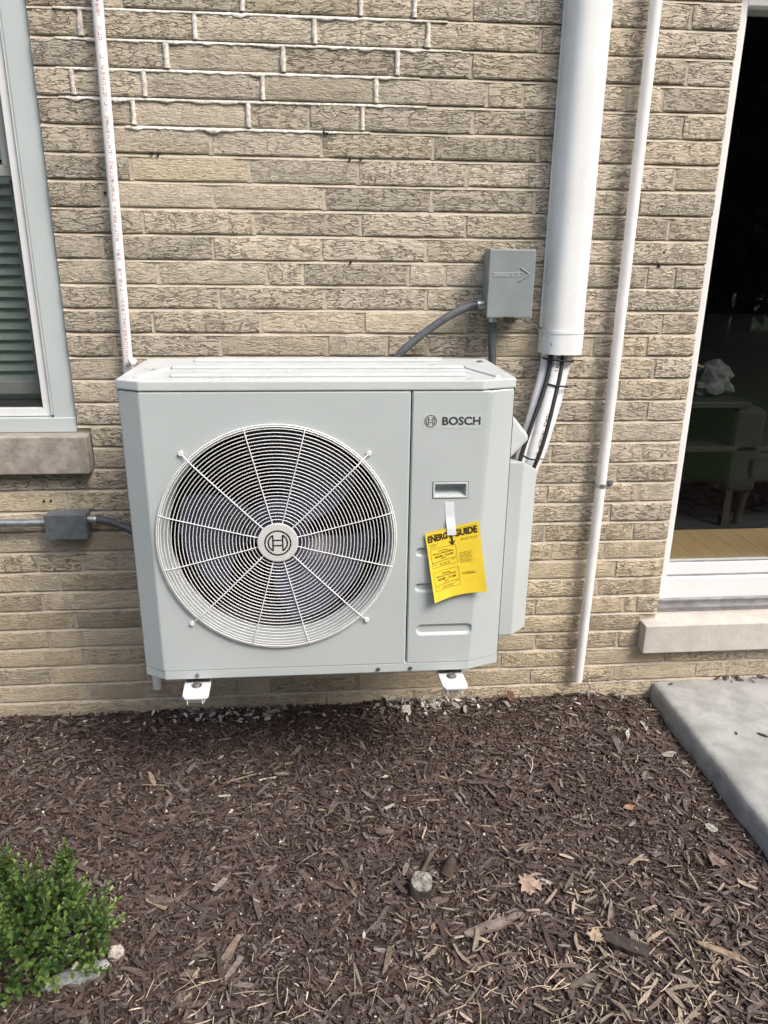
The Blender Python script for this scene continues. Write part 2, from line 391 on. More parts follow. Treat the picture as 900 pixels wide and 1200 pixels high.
# ================================================================== HOUSE WALL
house = empty('brick_house', (0, 0, 0), 'house wall of tan rough-faced bricks behind the outdoor unit', 'house')
ZJ0, CH = 1.2088, .0677
def zj(k): return ZJ0-CH*k                      # joint above course k
JT = {-14: [-.481, -.178, .129, .271, .425, 1.028], -13: [-.589, -.302, .008, .309, .615], -12: [-.561, -.379, -.076, .228, .429, 1.035],
 -11: [-.625, -.442, -.133, .171, .476, .576, .869, .974], -10: [-.476, -.174, -.011, .134, .439, 1.041], -9: [-.594, -.278, .022, .332, .629],
 -8: [-.496, -.178, .123, .428, 1.037], -7: [-.582, -.279, .027, .331, .63, .939], -6: [-.475, -.172, .13, .432, 1.038], -5: [-.592, -.287, .018, .318],
 -4: [-.445, -.141, -.037, .27, .378, 1.075], -3: [-.576, -.279, .023, .324, .932], -2: [-.472, -.163, .14, .445, 1.052],
 -1: [-.585, -.284, .031, .21, .333, .537, .94, 1.013], 0: [1.047], 1: [.939], 2: [1.039], 3: [.779, .872], 4: [.74, 1.041], 5: [-.877, .962],
 6: [-.777, .737, 1.041], 7: [.956], 8: [-.781, .742, 1.043], 9: [-.893, -.757, .948], 10: [-.938, -.833, .998], 11: [-.895, .943],
 12: [-.8, .729, 1.043, 1.088], 13: [-.891, -.788, .925], 14: [-.791, .738, 1.037], 15: [-.901, .621, 1.214], 16: [-.789, -.599, -.179, .122, .73],
 17: [-.902, -.603, -.299, .01, .315, .615, .921]}
XL, XR = -2.6, 3.4
WIN = (-1.62, -.722, .985, 2.36); DOOR = (1.1695, 3.00, .30, 2.245)      # openings x0,x1,z0,z1
WSILL = (-1.69, -.684, .868, .984); DSILL = (1.112, 3.06, .192, .300)
def fill(js):
    out = []
    for a, b in zip(js[:-1], js[1:]):
        out.append(a); g = b-a; n = max(1, round(g/.305))
        if g < .33: continue
        if abs(g/n-.305) < .02: out += [a+g*i/n for i in range(1, n)]
        else:
            n = int(g/.305); out += [a+.305*i for i in range(1, n+1) if b-(a+.305*i) > .04]
    out.append(js[-1])
    while out[0] > XL: out.insert(0, out[0]-.305)
    while out[-1] < XR: out.append(out[-1]+.305)
    return out
def cut(a, b, zt, zb):
    """pieces of [a,b] outside the openings"""
    segs = [(a, b)]
    for o in (WIN, DOOR, WSILL, DSILL):
        if zb+.012 < o[3] and zt-.012 > o[2]:
            ns = []
            for p, q in segs:
                if q <= o[0] or p >= o[1]: ns.append((p, q)); continue
                if p < o[0]: ns.append((p, o[0]-.002))
                if q > o[1]: ns.append((o[1]+.002, q))
            segs = ns
    return [(p, q) for p, q in segs if q-p > .015]
# six rough brick meshes of unit length
def brick_mesh(seed, low=False):
    rr = random.Random(seed); H = .0585; n = 6; mb = MB(); L = 1.
    xs = [-.5+i/n for i in range(n+1)]
    def row(zc, y, jz, jy): return [(x+(rr.uniform(-.004, .004) if 0 < i < n else 0), y+rr.uniform(-jy, jy), zc+rr.uniform(-jz, jz)) for i, x in enumerate(xs)]
    rows = [row(-H/2, .05, 0, 0), row(-H/2, .0025, .0010, .0008), row(-H/2+.0035, 0, .0012, .0010), row(0, -.0012, .004, .0012), row(H/2-.0035, 0, .0012, .0010), row(H/2, .0025, .0010, .0008), row(H/2, .05, 0, 0)]
    # pull the ends in for a worn corner
    for k in (1, 2, 3, 4, 5):
        for e, sg in ((0, 1), (n, -1)):
            x, y, z = rows[k][e]; rows[k][e] = (x, y+(.003 if k in (2, 3, 4) else .002), z)
    vs = [p for r_ in rows for p in r_]; w_ = n+1
    fs = [(j*w_+i, j*w_+i+1, (j+1)*w_+i+1, (j+1)*w_+i) for j in range(6) for i in range(n)]
    fs += [tuple(j*w_ for j in range(7)), tuple(j*w_+n for j in range(6, -1, -1))]
    me = bpy.data.meshes.new('brick'); me.from_pydata(vs, [], fs); me.materials.append(M['brick']); me.update(); return me
BM = [brick_mesh(i) for i in range(8)]
bricks = []; far = MB(); mort = MB(); rb = random.Random(3)
def inframe(x, z, mx=.12):
    d = Vector((x, 0, z))-CAMLOC; dz = d.dot(fw); u = 450+883.9*d.dot(cx)/dz; v = 600-883.9*d.dot(cy)/dz
    return -60 < u < 960 and -50 < v < 900
cand = []
for k in range(-23, 20):
    js = fill(JT[k] if k in JT else ([-.18] if k % 2 == 0 else [-.285]))
    zt, zb = zj(k), zj(k+1)
    for a, b in zip(js[:-1], js[1:]):
        if b < XL+.05 or a > XR-.05: continue
        for p, q in cut(max(a, XL), min(b, XR), zt, zb):
            lo, hi = p+(.0048 if p == a else .001), q-(.0048 if q == b else .001)
            cand.append((k, lo, hi, (zt+zb)/2))
def brick_tone(k, x, rr):
    """tone, crack amount, yellowness (tone lighter to the right, yellower low down)"""
    low = min(1, max(0, (k-4)/9.)); right = min(1, max(0, (x-.2)/.7))
    tone = rr.gauss(.50+.16*right, .28); crack = rr.uniform(.8, 1.) if rr.random() < .62+.25*right else rr.uniform(.12, .45)
    if k > 9 and x < -.2: crack = min(crack, rr.uniform(.12, .5))
    elif k > 12: crack *= .7
    yel = min(1, max(0, .16+rr.gauss(0, .20)+.85*low))
    if rr.random() < .07: yel = min(1, yel+.5); tone += .2
    return (min(1, max(0, tone)), crack, yel, 1)
near = [c for c in cand if inframe((c[1]+c[2])/2, c[3]) or inframe(c[1], c[3]) or inframe(c[2], c[3])]
def hidden(c):                                   # wholly behind the outdoor unit
    k, lo, hi, z = c; return lo > -.50 and hi < .50 and .36 < z < 1.05
vis = [c for c in near if not hidden(c)]; rest = [c for c in cand if c not in set(vis)]
vis.sort(key=lambda c: abs((c[1]+c[2])/2-.1)); rest += vis[300:]; vis = vis[:300]
for k, lo, hi, z in vis:
    o = bpy.data.objects.new('brick', BM[rb.randrange(8)]); COL.objects.link(o)
    o.location = ((lo+hi)/2, rb.uniform(-.0016, .0016), z+rb.uniform(-.0007, .0007)); o.scale = ((hi-lo)*rb.choice((1, 1, -1)), 1, rb.uniform(.985, 1.012))
    if o.scale.x < 0: o.scale.x = -o.scale.x
    o.rotation_euler = (rb.uniform(-.012, .012), rb.uniform(-.002, .002), rb.uniform(-.003, .003)); o.color = brick_tone(k, (lo+hi)/2, rb); o.parent = house
for k, lo, hi, z in rest:
    me = BM[rb.randrange(8)]
    far.add([((lo+hi)/2+v.co.x*(hi-lo), v.co.y, z+v.co.z) for v in me.vertices], [tuple(p.vertices) for p in me.polygons])
fo = far.build('brick_courses', 'brick', house); fo['kind'] = 'stuff'; fo.color = (.5, .8, .3, 1)
# mortar: bed joints struck back under the upper brick, head joints a little recessed
for k in range(-23, 21):
    z = zj(k)
    for p, q in cut(XL, XR, z+.006, z-.006):
        n = max(2, int((q-p)/.04)); top = []; bot = []
        for i in range(n+1):
            x = p+(q-p)*i/n; top.append((x, .0125, z+.008)); bot.append((x, .0012+.0012*mnoise.noise(Vector((x*14, k, 0))), z-.0055-.0008*mnoise.noise(Vector((x*23, k, 4)))))
        vs = top+bot; mort.add(vs, [(i, n+1+i, n+2+i, i+1) for i in range(n)])
for k, lo, hi, z in cand:
    if 1.13 < hi < 1.18 and z > .31: continue
    mort.quad((hi-.002, .0045, z-.031), (hi+.0115, .0045, z-.031), (hi+.0115, .0045, z+.031), (hi-.002, .0045, z+.031))
mort.build('mortar', 'mortar', house)
# wall core behind (four boxes round the openings)
core = MB()
core.box((XL, .014, -.3), (WIN[0], .26, 2.75)); core.box((WIN[1], .014, WIN[2]-.02), (DOOR[0], .26, 2.75))
core.box((WIN[0], .014, -.3), (DOOR[0], .26, WIN[2]-.02)); core.box((WIN[0], .014, WIN[3]), (WIN[1], .26, 2.75))
core.box((DOOR[0], .014, -.3), (XR, .26, DOOR[2]-.08)); core.box((DOOR[0], .014, DOOR[3]), (XR, .26, 2.75)); core.box((DOOR[1], .014, DOOR[2]-.08), (XR, .26, DOOR[3]))
core.build('wall_core', 'mortar', house)
# fresh white repointing at the top left
fm = MB(); FC = []; rf = random.Random(5)
def smear(path_fn, s0, s1, halfw, horiz):
    n = max(3, int((s1-s0)/.004)); A = []; B = []; K = []
    for i in range(n+1):
        s_ = s0+(s1-s0)*i/n; c = path_fn; end = min(1, (s_-s0)/.012, (s1-s_)/.012)
        e1 = halfw*(.75+.5*mnoise.noise(Vector((s_*60, c*40, 1)))+.55*mnoise.noise(Vector((s_*17, c*40, 8))))*(.4+.6*end); e2 = halfw*(.8+.5*mnoise.noise(Vector((s_*55, c*40, 21)))+.35*mnoise.noise(Vector((s_*19, c*40, 31))))*(.4+.6*end)
        sm = max(0, mnoise.noise(Vector((s_*24, c*40, 50)))-.02)*.011+max(0, mnoise.noise(Vector((s_*70, c*40, 60)))-.1)*.005
        wk = min(1, max(0, min((s_-s0)/.04, (s1-s_)/.13)*(.9+.8*mnoise.noise(Vector((s_*22, c*30, 70))))))*(1 if horiz else .92) if horiz else .9
        wk *= .80+.42*mnoise.noise(Vector((s_*13, c*30, 90))); col = tuple(a_*(1-wk)+b_*wk for a_, b_ in zip((.48, .43, .35), (.72, .71, .67)))
        K.append(col)
        if horiz: A.append((s_, -.0030 if sm > .0006 else -.0008, c-.0046-sm*wk)); B.append((s_, .010, c+.0058))
        else: A.append((c-.0050-sm*.6, -.0026, s_)); B.append((c+.0050+max(0, mnoise.noise(Vector((s_*40, c*40, 40))))*.004, -.0026, s_))
    if horiz:
        M1 = [(x, -.0002, c-.0012) for x, y, z in A]; A0 = [(x, y+.005, z-.0012) for x, y, z in A]; rows = [A0, A, M1, B]
    else:
        A0 = [(x-.001, y+.006, z) for x, y, z in A]; B0 = [(x+.001, y+.006, z) for x, y, z in B]; rows = [A0, A, B, B0]
    FC.extend(K*len(rows))
    m_ = n+1
    fm.add([p for r_ in rows for p in r_], [(r_*m_+i, (r_+1)*m_+i, (r_+1)*m_+i+1, r_*m_+i+1) for r_ in range(len(rows)-1) for i in range(n)], True)
for k, a, b in ((-14, -.70, .30), (-13, -.655, .36), (-12, -.66, .40), (-11, -.665, .29), (-10, -.665, .31), (-9, -.50, .155)):
    smear(zj(k), a, b, .0085, True)
for k, xs in ((-14, (-.178, .129, .271)), (-13, (-.589, -.302, .008, .309)), (-12, (-.379, -.076, .228)), (-11, (-.625, -.442, -.133, .171)), (-10, (-.476, -.174, .134))):
    for x in xs: smear(x, zj(k+1)+.005, zj(k)-.005, .0060, False)
tint_attr(fm.build('repointed_mortar', 'fresh_mortar', house).data, np.array(FC))
# small drilled holes and plugs seen as dark dots in the joints
for x, z in ((-.42, zj(-8)+.001), (-.436, zj(-8)+.004), (-.57, zj(-7)-.03), (-.555, zj(-7)-.006), (-.545, zj(-5)-.002), (.028, zj(-9)-.003), (.036, zj(-9)-.006), (.10, zj(-8)+.001), (.13, zj(-8)+.001), (1.02, zj(-4)-.002), (1.03, zj(-5)-.03), (-.845, .779-.006), (-.825, .779-.006), (.10, zj(-4)-.001)):
    h = MB(); h.disc_y((x, z), .0036, -.0045, .01, 10); h.build('drill_hole', 'dark_cavity', house)

# ------------------------------------------------------------------ window
wf = MB()                                        # aluminium-capped trim round the opening
wf.box((-.790, .016, 1.02), (-.7235, .10, 2.36), .003); wf.box((-1.62, .016, 1.02), (-1.553, .10, 2.36), .003)
wf.box((-1.62, .012, .9845), (-.7235, .10, 1.029), .003); wf.box((-1.62, .0155, 2.30), (-.7235, .10, 2.358), .003)
window = wf.build('window', 'trim', house); window['label'] = 'white double-hung window with blinds in the brick wall'
bead = MB(); bead.box((-.7965, .020, 1.029), (-.7895, .06, 2.30), .001); bead.build('trim_bead', 'vinyl', window)
gap = MB(); gap.box((-.8005, .034, 1.029), (-.7965, .06, 2.30)); gap.box((-.795, .018, 1.0285), (-.788, .05, 1.036)); gap.build('gasket', 'rubber', window)
for nm, poly in (('screen_frame', [(-.8005, 1.031), (-.8005, 2.30), (-.822, 2.28), (-.822, 1.055)]), ('screen_frame', [(-.8005, 1.031), (-.822, 1.055), (-1.54, 1.055), (-1.56, 1.031)]), ('screen_frame', [(-1.56, 1.031), (-1.54, 1.055), (-1.54, 2.28), (-1.56, 2.30)])):
    f_ = MB(); f_.prism(poly, .030, .052, .0015); f_.build(nm, 'vinyl', window)
us = MB(); us.box((-.853, .058, 1.715), (-.8225, .085, 2.30), .004); us.box((-1.54, .058, 1.694), (-.8225, .088, 1.723), .003); us.box((-1.54, .058, 1.7235), (-1.51, .085, 2.30), .004); us.build('upper_sash', 'sash_grey', window)
ls = MB(); ls.box((-1.54, .100, 1.085), (-.824, .125, 1.125), .003); ls.box((-.856, .1, 1.1255), (-.824, .125, 1.69), .003); ls.build('lower_sash', 'sash_grey', window)
st = MB(); st.box((-1.54, .058, 1.0555), (-.822, .098, 1.066)); st.box((-.8255, .053, 1.066), (-.822, .13, 1.69)); st.build('weatherstrip', 'rubber', window)
p_ = MB(); p_.box((-1.51, .070, 1.723), (-.853, .0735, 2.30)); p_.build('pane', 'glass', window)
p_ = MB(); p_.box((-1.54, .112, 1.125), (-.856, .1155, 1.70)); p_.build('pane', 'glass', window)
p_ = MB(); p_.quad((-1.54, .044, 1.055), (-.822, .044, 1.055), (-.822, .044, 1.694), (-1.54, .044, 1.694)); p_.build('insect_screen', 'screen', window)
s_ = MB(); s_.box((-1.69, -.043, .868), (-.686, .13, .9835), .006, 3); ws = s_.build('window_sill', 'limestone', house); ws['label'] = 'weathered grey limestone sill under the left window'
# room behind window: dark box
rm = MB(); rm.quad((-2.2, 1.2, .5), (-.4, 1.2, .5), (-.4, 1.2, 2.7), (-2.2, 1.2, 2.7)); rm.quad((-2.2, .26, .5), (-2.2, 1.2, .5), (-2.2, 1.2, 2.7), (-2.2, .26, 2.7)); rm.quad((-.4, .26, .5), (-.4, 1.2, .5), (-.4, 1.2, 2.7), (-.4, .26, 2.7)); rm.quad((-2.2, .26, .5), (-.4, .26, .5), (-.4, 1.2, .5), (-2.2, 1.2, .5)); rm.quad((-2.2, .26, 2.7), (-.4, .26, 2.7), (-.4, 1.2, 2.7), (-2.2, 1.2, 2.7))
tag(rm.build('bedroom_walls', 'dark_room'), kind='structure')
blind = empty('window_blind', (-1.2, .165, 1.1), 'pale horizontal slat blind behind the left window glass', 'blind')
sv = MB()
sv.add([(-.35, -.0165, -.0065), (.365, -.0165, -.0065), (.365, 0, 0), (-.35, 0, 0), (.365, .0165, .0035), (-.35, .0165, .0035)], [(0, 1, 2, 3), (3, 2, 4, 5)], True)
me0 = None
for i in range(36):
    z = 1.10+i*.0315
    if me0 is None: o = sv.build('slat', 'blind'); me0 = o.data
    else: o = bpy.data.objects.new('slat', me0); COL.objects.link(o)
    o.location = (-1.19, .165, z); o.rotation_euler = (R(38), 0, 0); attach(o, blind)
for x in (-1.42, -.98): c_ = MB(); c_.tube([(x, .147, 1.08), (x, .147, 2.25)], .0012, 6); c_.build('ladder_cord', 'vinyl', blind)
c_ = MB(); c_.box((-1.54, .150, 1.062), (-.825, .18, 1.078), .003); c_.build('bottom_rail', 'blind', blind)

# ------------------------------------------------------------------ sliding door
df = MB()
df.box((1.152, .062, .349), (1.214, .16, 2.243), .003)               # left jamb
df.box((1.214, .062, 2.170), (3.0, .16, 2.243), .003); df.box((2.94, .062, .349), (3.0, .16, 2.17), .003)
df.box((1.152, .068, .3485), (3.0, .17, .4265), .003)
door = df.build('door', 'door_white', house); door['label'] = 'white framed sliding glass door right of the pipes'
d_ = MB(); d_.box((1.2145, .080, .4345), (2.94, .125, .478), .004); d_.build('bottom_rail', 'door_white', door)
d_ = MB(); d_.box((1.2145, .084, .478), (1.228, .12, 2.170), .002); d_.box((2.05, .084, .478), (2.11, .12, 2.170), .002); d_.build('stile', 'door_white', door)
d_ = MB(); d_.box((1.228, .087, .478), (2.05, .092, .4835)); d_.box((1.2145, .082, .427), (2.94, .12, .4345)); d_.build('gasket', 'track', door)
d_ = MB(); d_.box((1.228, .098, .478), (2.05, .104, 2.170)); d_.box((2.11, .098, .478), (2.94, .104, 2.170)); d_.build('pane', 'glass', door)
d_ = MB(); d_.box((1.160, .060, .300), (3.0, .16, .318), .001); d_.box((1.160, .050, .318), (3.0, .16, .324), .001); d_.box((1.160, .066, .324), (3.0, .16, .343), .001); d_.box((1.160, .056, .343), (3.0, .16, .349), .001); d_.build('track', 'track', door)
s_ = MB(); s_.box((1.112, -.044, .1925), (3.06, .16, .2985), .004, 3); ds = s_.build('door_sill', 'door_stone', house); ds['label'] = 'smooth pale stone sill under the glass door'

# ------------------------------------------------------------------ room behind the door
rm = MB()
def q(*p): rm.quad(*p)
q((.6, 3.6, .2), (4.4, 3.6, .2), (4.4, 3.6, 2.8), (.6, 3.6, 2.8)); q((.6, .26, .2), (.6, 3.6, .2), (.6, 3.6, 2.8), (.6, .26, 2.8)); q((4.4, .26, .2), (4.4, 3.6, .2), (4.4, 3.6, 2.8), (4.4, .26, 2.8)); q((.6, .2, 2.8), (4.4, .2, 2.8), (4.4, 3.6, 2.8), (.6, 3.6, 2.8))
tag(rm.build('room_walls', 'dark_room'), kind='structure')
rf_ = bpy.data.objects.new('room_floor', None); COL.objects.link(rf_); rf_['kind'] = 'structure'
b0 = MB(); b0.box((.6, .17, .30), (4.4, 3.6, .395)); b0.build('subfloor', 'dark_wood', rf_)
pk = random.Random(9)
for i in range(26):
    yy = .172+i*.0; 
pl = None
for i in range(30):                               # planks run away from the door at a slight angle
    x = .75+i*.1
    a = MB(); a.box((x+.0006, .172, .394), (x+.0994, 3.5, .400), .0008, 1); a.build('plank', 'floor_wood', rf_)
floor_sheet = MB(); floor_sheet.box((1.0, .62, .4005), (3.6, 3.0, .412), .004); tag(floor_sheet.build('floor_sheet', 'navy'), 'dark flat sheet over the pale wood floor inside the door', 'floor_sheet')  # flat navy sheet covering the floor away from the door
tb = empty('console_table', (1.6, .9, .41), 'dark shelf table seen dimly through the door glass', 'table')
t_ = MB(); t_.box((1.25, .62, .925), (1.76, 1.1, .950), .003); t_.build('top', 'dark_wood', tb)
t_ = MB(); t_.box((1.25, .62, .742), (2.6, 1.1, .765), .003); t_.build('shelf', 'dark_wood', tb)
for x, y in ((1.27, .64), (1.73, .64), (1.27, 1.08), (1.73, 1.08)):
    t_ = MB(); t_.box((x-.015, y-.015, .412), (x+.015, y+.015, .925)); t_.build('leg', 'dark_wood', tb)
def crumple(name, c, r, mat, label, cat, seed, squash=.6, sub=3):
    bm = bmesh.new(); bmesh.ops.create_icosphere(bm, subdivisions=sub, radius=1)
    for v in bm.verts:
        n_ = 1+.45*mnoise.noise(v.co*1.6+Vector((seed, 0, 0)))+.30*mnoise.noise(v.co*3.7+Vector((0, seed, 0)))
        v.co = Vector((v.co.x*r[0]*n_, v.co.y*r[1]*n_, max(-squash, v.co.z)*r[2]*n_))
    zmin = min(v.co.z for v in bm.verts)
    for v in bm.verts: v.co += Vector((c[0], c[1], c[2]-zmin))
    mb = MB(); mb.bm(bm); o = mb.build(name, mat); return tag(o, label, cat)
crumple('crumpled_cloth', (1.66, .80, .950), (.10, .07, .075), 'paper', 'pale crumpled cloth heap on the dark shelf table', 'cloth', 3)
crumple('paper_ball', (1.50, .74, .950), (.035, .03, .022), 'paper', 'small flat pale bundle left of the crumpled cloth', 'bundle', 11)
t_ = MB(); t_.tube([(1.42, .72, 1.06), (1.48, .73, 1.085), (1.55, .74, 1.09), (1.60, .76, 1.07)], [.004, .008, .009, .006], 8); tag(t_.build('strap', 'tan_cloth'), 'tan strap leaning against the crumpled cloth', 'strap')
ac = empty('armchair', (2.1, .9, .412), 'dark armchair with tapered legs inside the glass door', 'armchair')
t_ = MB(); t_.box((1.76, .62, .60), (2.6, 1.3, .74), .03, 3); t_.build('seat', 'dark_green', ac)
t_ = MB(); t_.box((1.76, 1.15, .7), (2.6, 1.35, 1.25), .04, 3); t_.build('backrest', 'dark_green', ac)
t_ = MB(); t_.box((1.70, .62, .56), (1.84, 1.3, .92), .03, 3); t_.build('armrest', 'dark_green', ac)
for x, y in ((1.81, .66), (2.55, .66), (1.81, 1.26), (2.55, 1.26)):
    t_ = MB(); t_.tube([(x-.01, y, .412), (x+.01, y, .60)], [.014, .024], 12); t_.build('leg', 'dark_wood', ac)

# ================================================================== OUTDOOR UNIT
hp = empty('heat_pump', (0, -.32, .44), 'pale grey outdoor heat pump unit with a large round fan guard', 'heat pump')
YF, YB = -.520, -.125
XLo, XRo = -.4665, .4785                           # outer sides
ZB, ZP0, ZP1, ZL = .440, .464, 1.1965, 1.2215     # base, panel bottom, panel top, lid top
FX0, FXS, FX1T, FX1B = -.410, .2215, .417, .392   # front flat: left edge, seam, right edge (top / bottom)
YC = -.488                                        # depth where the chamfers meet the sides
GC = (-.1050, .8255); GR = .2945; OR = .285       # fan guard centre, radius, opening radius
# cabinet: sides, back, inner cavity
cb = MB()
cb.quad((XLo, YC+.004, ZP0), (XLo, YB, ZP0), (XLo, YB, ZP1), (XLo, YC+.004, ZP1)); cb.quad((XRo, YC, ZP0), (XRo, YB, ZP0), (XRo, YB, ZP1), (XRo, YC, ZP1)); cb.quad((XLo, YB, ZP0), (XRo, YB, ZP0), (XRo, YB, ZP1), (XLo, YB, ZP1))
cb.build('cabinet', 'cabinet', hp)
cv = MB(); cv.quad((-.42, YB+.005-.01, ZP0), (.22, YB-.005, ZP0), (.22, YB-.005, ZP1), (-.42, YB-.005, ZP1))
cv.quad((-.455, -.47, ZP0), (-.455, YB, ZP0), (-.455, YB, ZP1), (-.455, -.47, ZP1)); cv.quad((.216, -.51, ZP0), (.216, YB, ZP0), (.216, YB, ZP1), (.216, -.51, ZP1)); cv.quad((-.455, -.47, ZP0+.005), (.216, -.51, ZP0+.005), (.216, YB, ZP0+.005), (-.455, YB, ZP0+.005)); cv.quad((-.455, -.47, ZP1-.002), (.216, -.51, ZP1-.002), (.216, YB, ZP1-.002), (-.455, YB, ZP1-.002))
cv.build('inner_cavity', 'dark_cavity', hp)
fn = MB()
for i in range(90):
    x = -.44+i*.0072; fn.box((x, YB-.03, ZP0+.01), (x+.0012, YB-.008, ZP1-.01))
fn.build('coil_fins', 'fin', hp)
# front panel with round flared opening
fp = MB()
def ray_rect(a, x0, x1, z0, z1):
    dx, dz = math.cos(a), math.sin(a); t = 1e9
    if dx > 1e-9: t = min(t, (x1-GC[0])/dx)
    if dx < -1e-9: t = min(t, (x0-GC[0])/dx)
    if dz > 1e-9: t = min(t, (z1-GC[1])/dz)
    if dz < -1e-9: t = min(t, (z0-GC[1])/dz)
    return GC[0]+dx*t, GC[1]+dz*t
e = .0035; RX0, RX1, RZ0, RZ1 = FX0, FXS-.0015-e, ZP0+e, ZP1-e
angs = sorted([2*math.pi*i/144 for i in range(144)]+[math.atan2(z-GC[1], x-GC[0]) % (2*math.pi) for x in (RX0, RX1) for z in (RZ0, RZ1)])
na = len(angs); loops = []
outer = [ray_rect(a, RX0, RX1, RZ0, RZ1) for a in angs]
def exp_(p):
    x, z = p
    return (x if abs(x-RX0) < 1e-6 else (x+e if abs(x-RX1) < 1e-6 else x), z+(e if abs(z-RZ1) < 1e-6 else (-e if abs(z-RZ0) < 1e-6 else 0)))
loops.append([(exp_(p)[0], YF+.0035, exp_(p)[1]) for p in outer]); loops.append([(p[0], YF, p[1]) for p in outer])
for r_, y in ((OR+.006, YF), (OR+.003, YF+.0008), (OR+.001, YF+.003), (OR, YF+.006), (OR-.004, YF+.025), (OR-.008, YF+.045), (OR-.010, YF+.065)):
    loops.append([(GC[0]+r_*math.cos(a), y, GC[1]+r_*math.sin(a)) for a in angs])
fp.add([p for l_ in loops for p in l_], [(k*na+i, k*na+(i+1) % na, (k+1)*na+(i+1) % na, (k+1)*na+i) for k in range(len(loops)-1) for i in range(na)], False)
for i_, f_ in enumerate(fp.f):
    if i_ >= 2*na: fp.sm[i_] = True
def chamfer_strip(mb, pts_top, pts_bot, smooth=False):
    n = len(pts_top); mb.add(list(pts_bot)+list(pts_top), [(i, i+1, n+i+1, n+i) for i in range(n-1)], smooth)
zt, zb = ZP1-e, ZP0+e
chamfer_strip(fp, [(FX0, YF, zt), (FX0-.004, YF+.0012, zt), (XLo+.003, YC-.001, zt), (XLo, YC+.004, zt)], [(FX0, YF, zb), (FX0-.004, YF+.0012, zb), (XLo+.003, YC-.001, zb), (XLo, YC+.004, zb)])
fp.quad((FX0, YF, zt), (FX0, YF+.0035, ZP1), (XLo+.004, YC+.003, ZP1), (XLo+.003, YC-.001, zt))
fp.quad((FX0, YF, zb), (FX0, YF+.0035, ZP0), (XLo+.004, YC+.003, ZP0), (XLo+.003, YC-.001, zb))
fp.quad((XLo+.003, YC-.001, zt), (XLo+.004, YC+.003, ZP1), (XLo+.001, YC+.008, ZP1), (XLo, YC+.004, zt)); fp.quad((XLo+.003, YC-.001, zb), (XLo+.004, YC+.003, ZP0), (XLo+.001, YC+.008, ZP0), (XLo, YC+.004, zb))
front = fp.build('front_panel', 'cabinet', hp, fixn=True)
# fan: hub and three swept blades
fan = MB(); fan.disc_y(GC, .075, -.44, -.36, 40, .01); fano = fan.build('fan', 'fan_black', hp)
for b_ in range(3):
    a0 = b_*2*math.pi/3+.30; bl = MB(); nr, na_ = 8, 10; vs = []
    for i in range(nr+1):
        r_ = .07+.185*i/nr
        for j in range(na_+1):
            t_ = j/na_; a = a0+t_*1.35+.35*(i/nr)**1.5; vs.append((GC[0]+r_*math.cos(a), -.455+.095*t_-.01*math.sin(math.pi*t_), GC[1]+r_*math.sin(a)))
    bl.add(vs, [(i*(na_+1)+j, i*(na_+1)+j+1, (i+1)*(na_+1)+j+1, (i+1)*(na_+1)+j) for i in range(nr) for j in range(na_)], True)
    bl.build('blade', 'fan_black', fano)
# fan guard: outer double ring, rings, spokes, hub badge
def circ(r_, y, n=112): return [(GC[0]+r_*math.cos(2*math.pi*i/n), y, GC[1]+r_*math.sin(2*math.pi*i/n)) for i in range(n)]
def gy(r_):                                       # guard depth profile
    t_ = max(0, (r_-.262)/(GR-.262)); return -.5325+.0060*t_**1.6
gd = MB(); gd.tube(circ(GR, gy(GR)-.001), .0019, 8, closed=True); gd.tube(circ(GR-.0045, gy(GR)-.0035), .0016, 8, closed=True)
guard = gd.build('fan_guard', 'guard_wire', hp); guard['label'] = 'round white wire guard over the fan'
NRG = 27
for i in range(NRG):
    r_ = .0590+(GR-.010-.0590)*i/(NRG-1); k_ = MB(); k_.tube(circ(r_, gy(r_), 64+int(r_*200)), .00122, 6, closed=True); k_.build('ring', 'guard_wire', guard)
for i in range(12):
    a = R(14.5+30*i if i % 3 != 1 else 44+30*(i-1)); a = R((14, 44.5, 75.5)[i % 3]+90*(i//3)); long = i % 3 == 1
    pts = [(.046, -.5320)]+[(r_, gy(r_)-.0028) for r_ in (.08, .15, .22, .25, .265, .278, .287, GR)]
    if long: pts += [(GR+.006, -.528), (GR+.014, -.5255), (GR+.019, YF-.001)]
    k_ = MB(); k_.tube([(GC[0]+r_*math.cos(a), y, GC[1]+r_*math.sin(a)) for r_, y in pts], .0014 if not long else .0017, 8)
    if long:
        c_ = (GC[0]+(GR+.021)*math.cos(a), GC[1]+(GR+.021)*math.sin(a)); k_.disc_y(c_, .0062, YF-.0065, YF-.0002, 16, .0015)
    k_.build('spoke', 'guard_wire', guard)
hb = MB(); hb.disc_y(GC, .0505, -.5385, -.5315, 56, .0022); hub = hb.build('hub_badge', 'hub', hp)
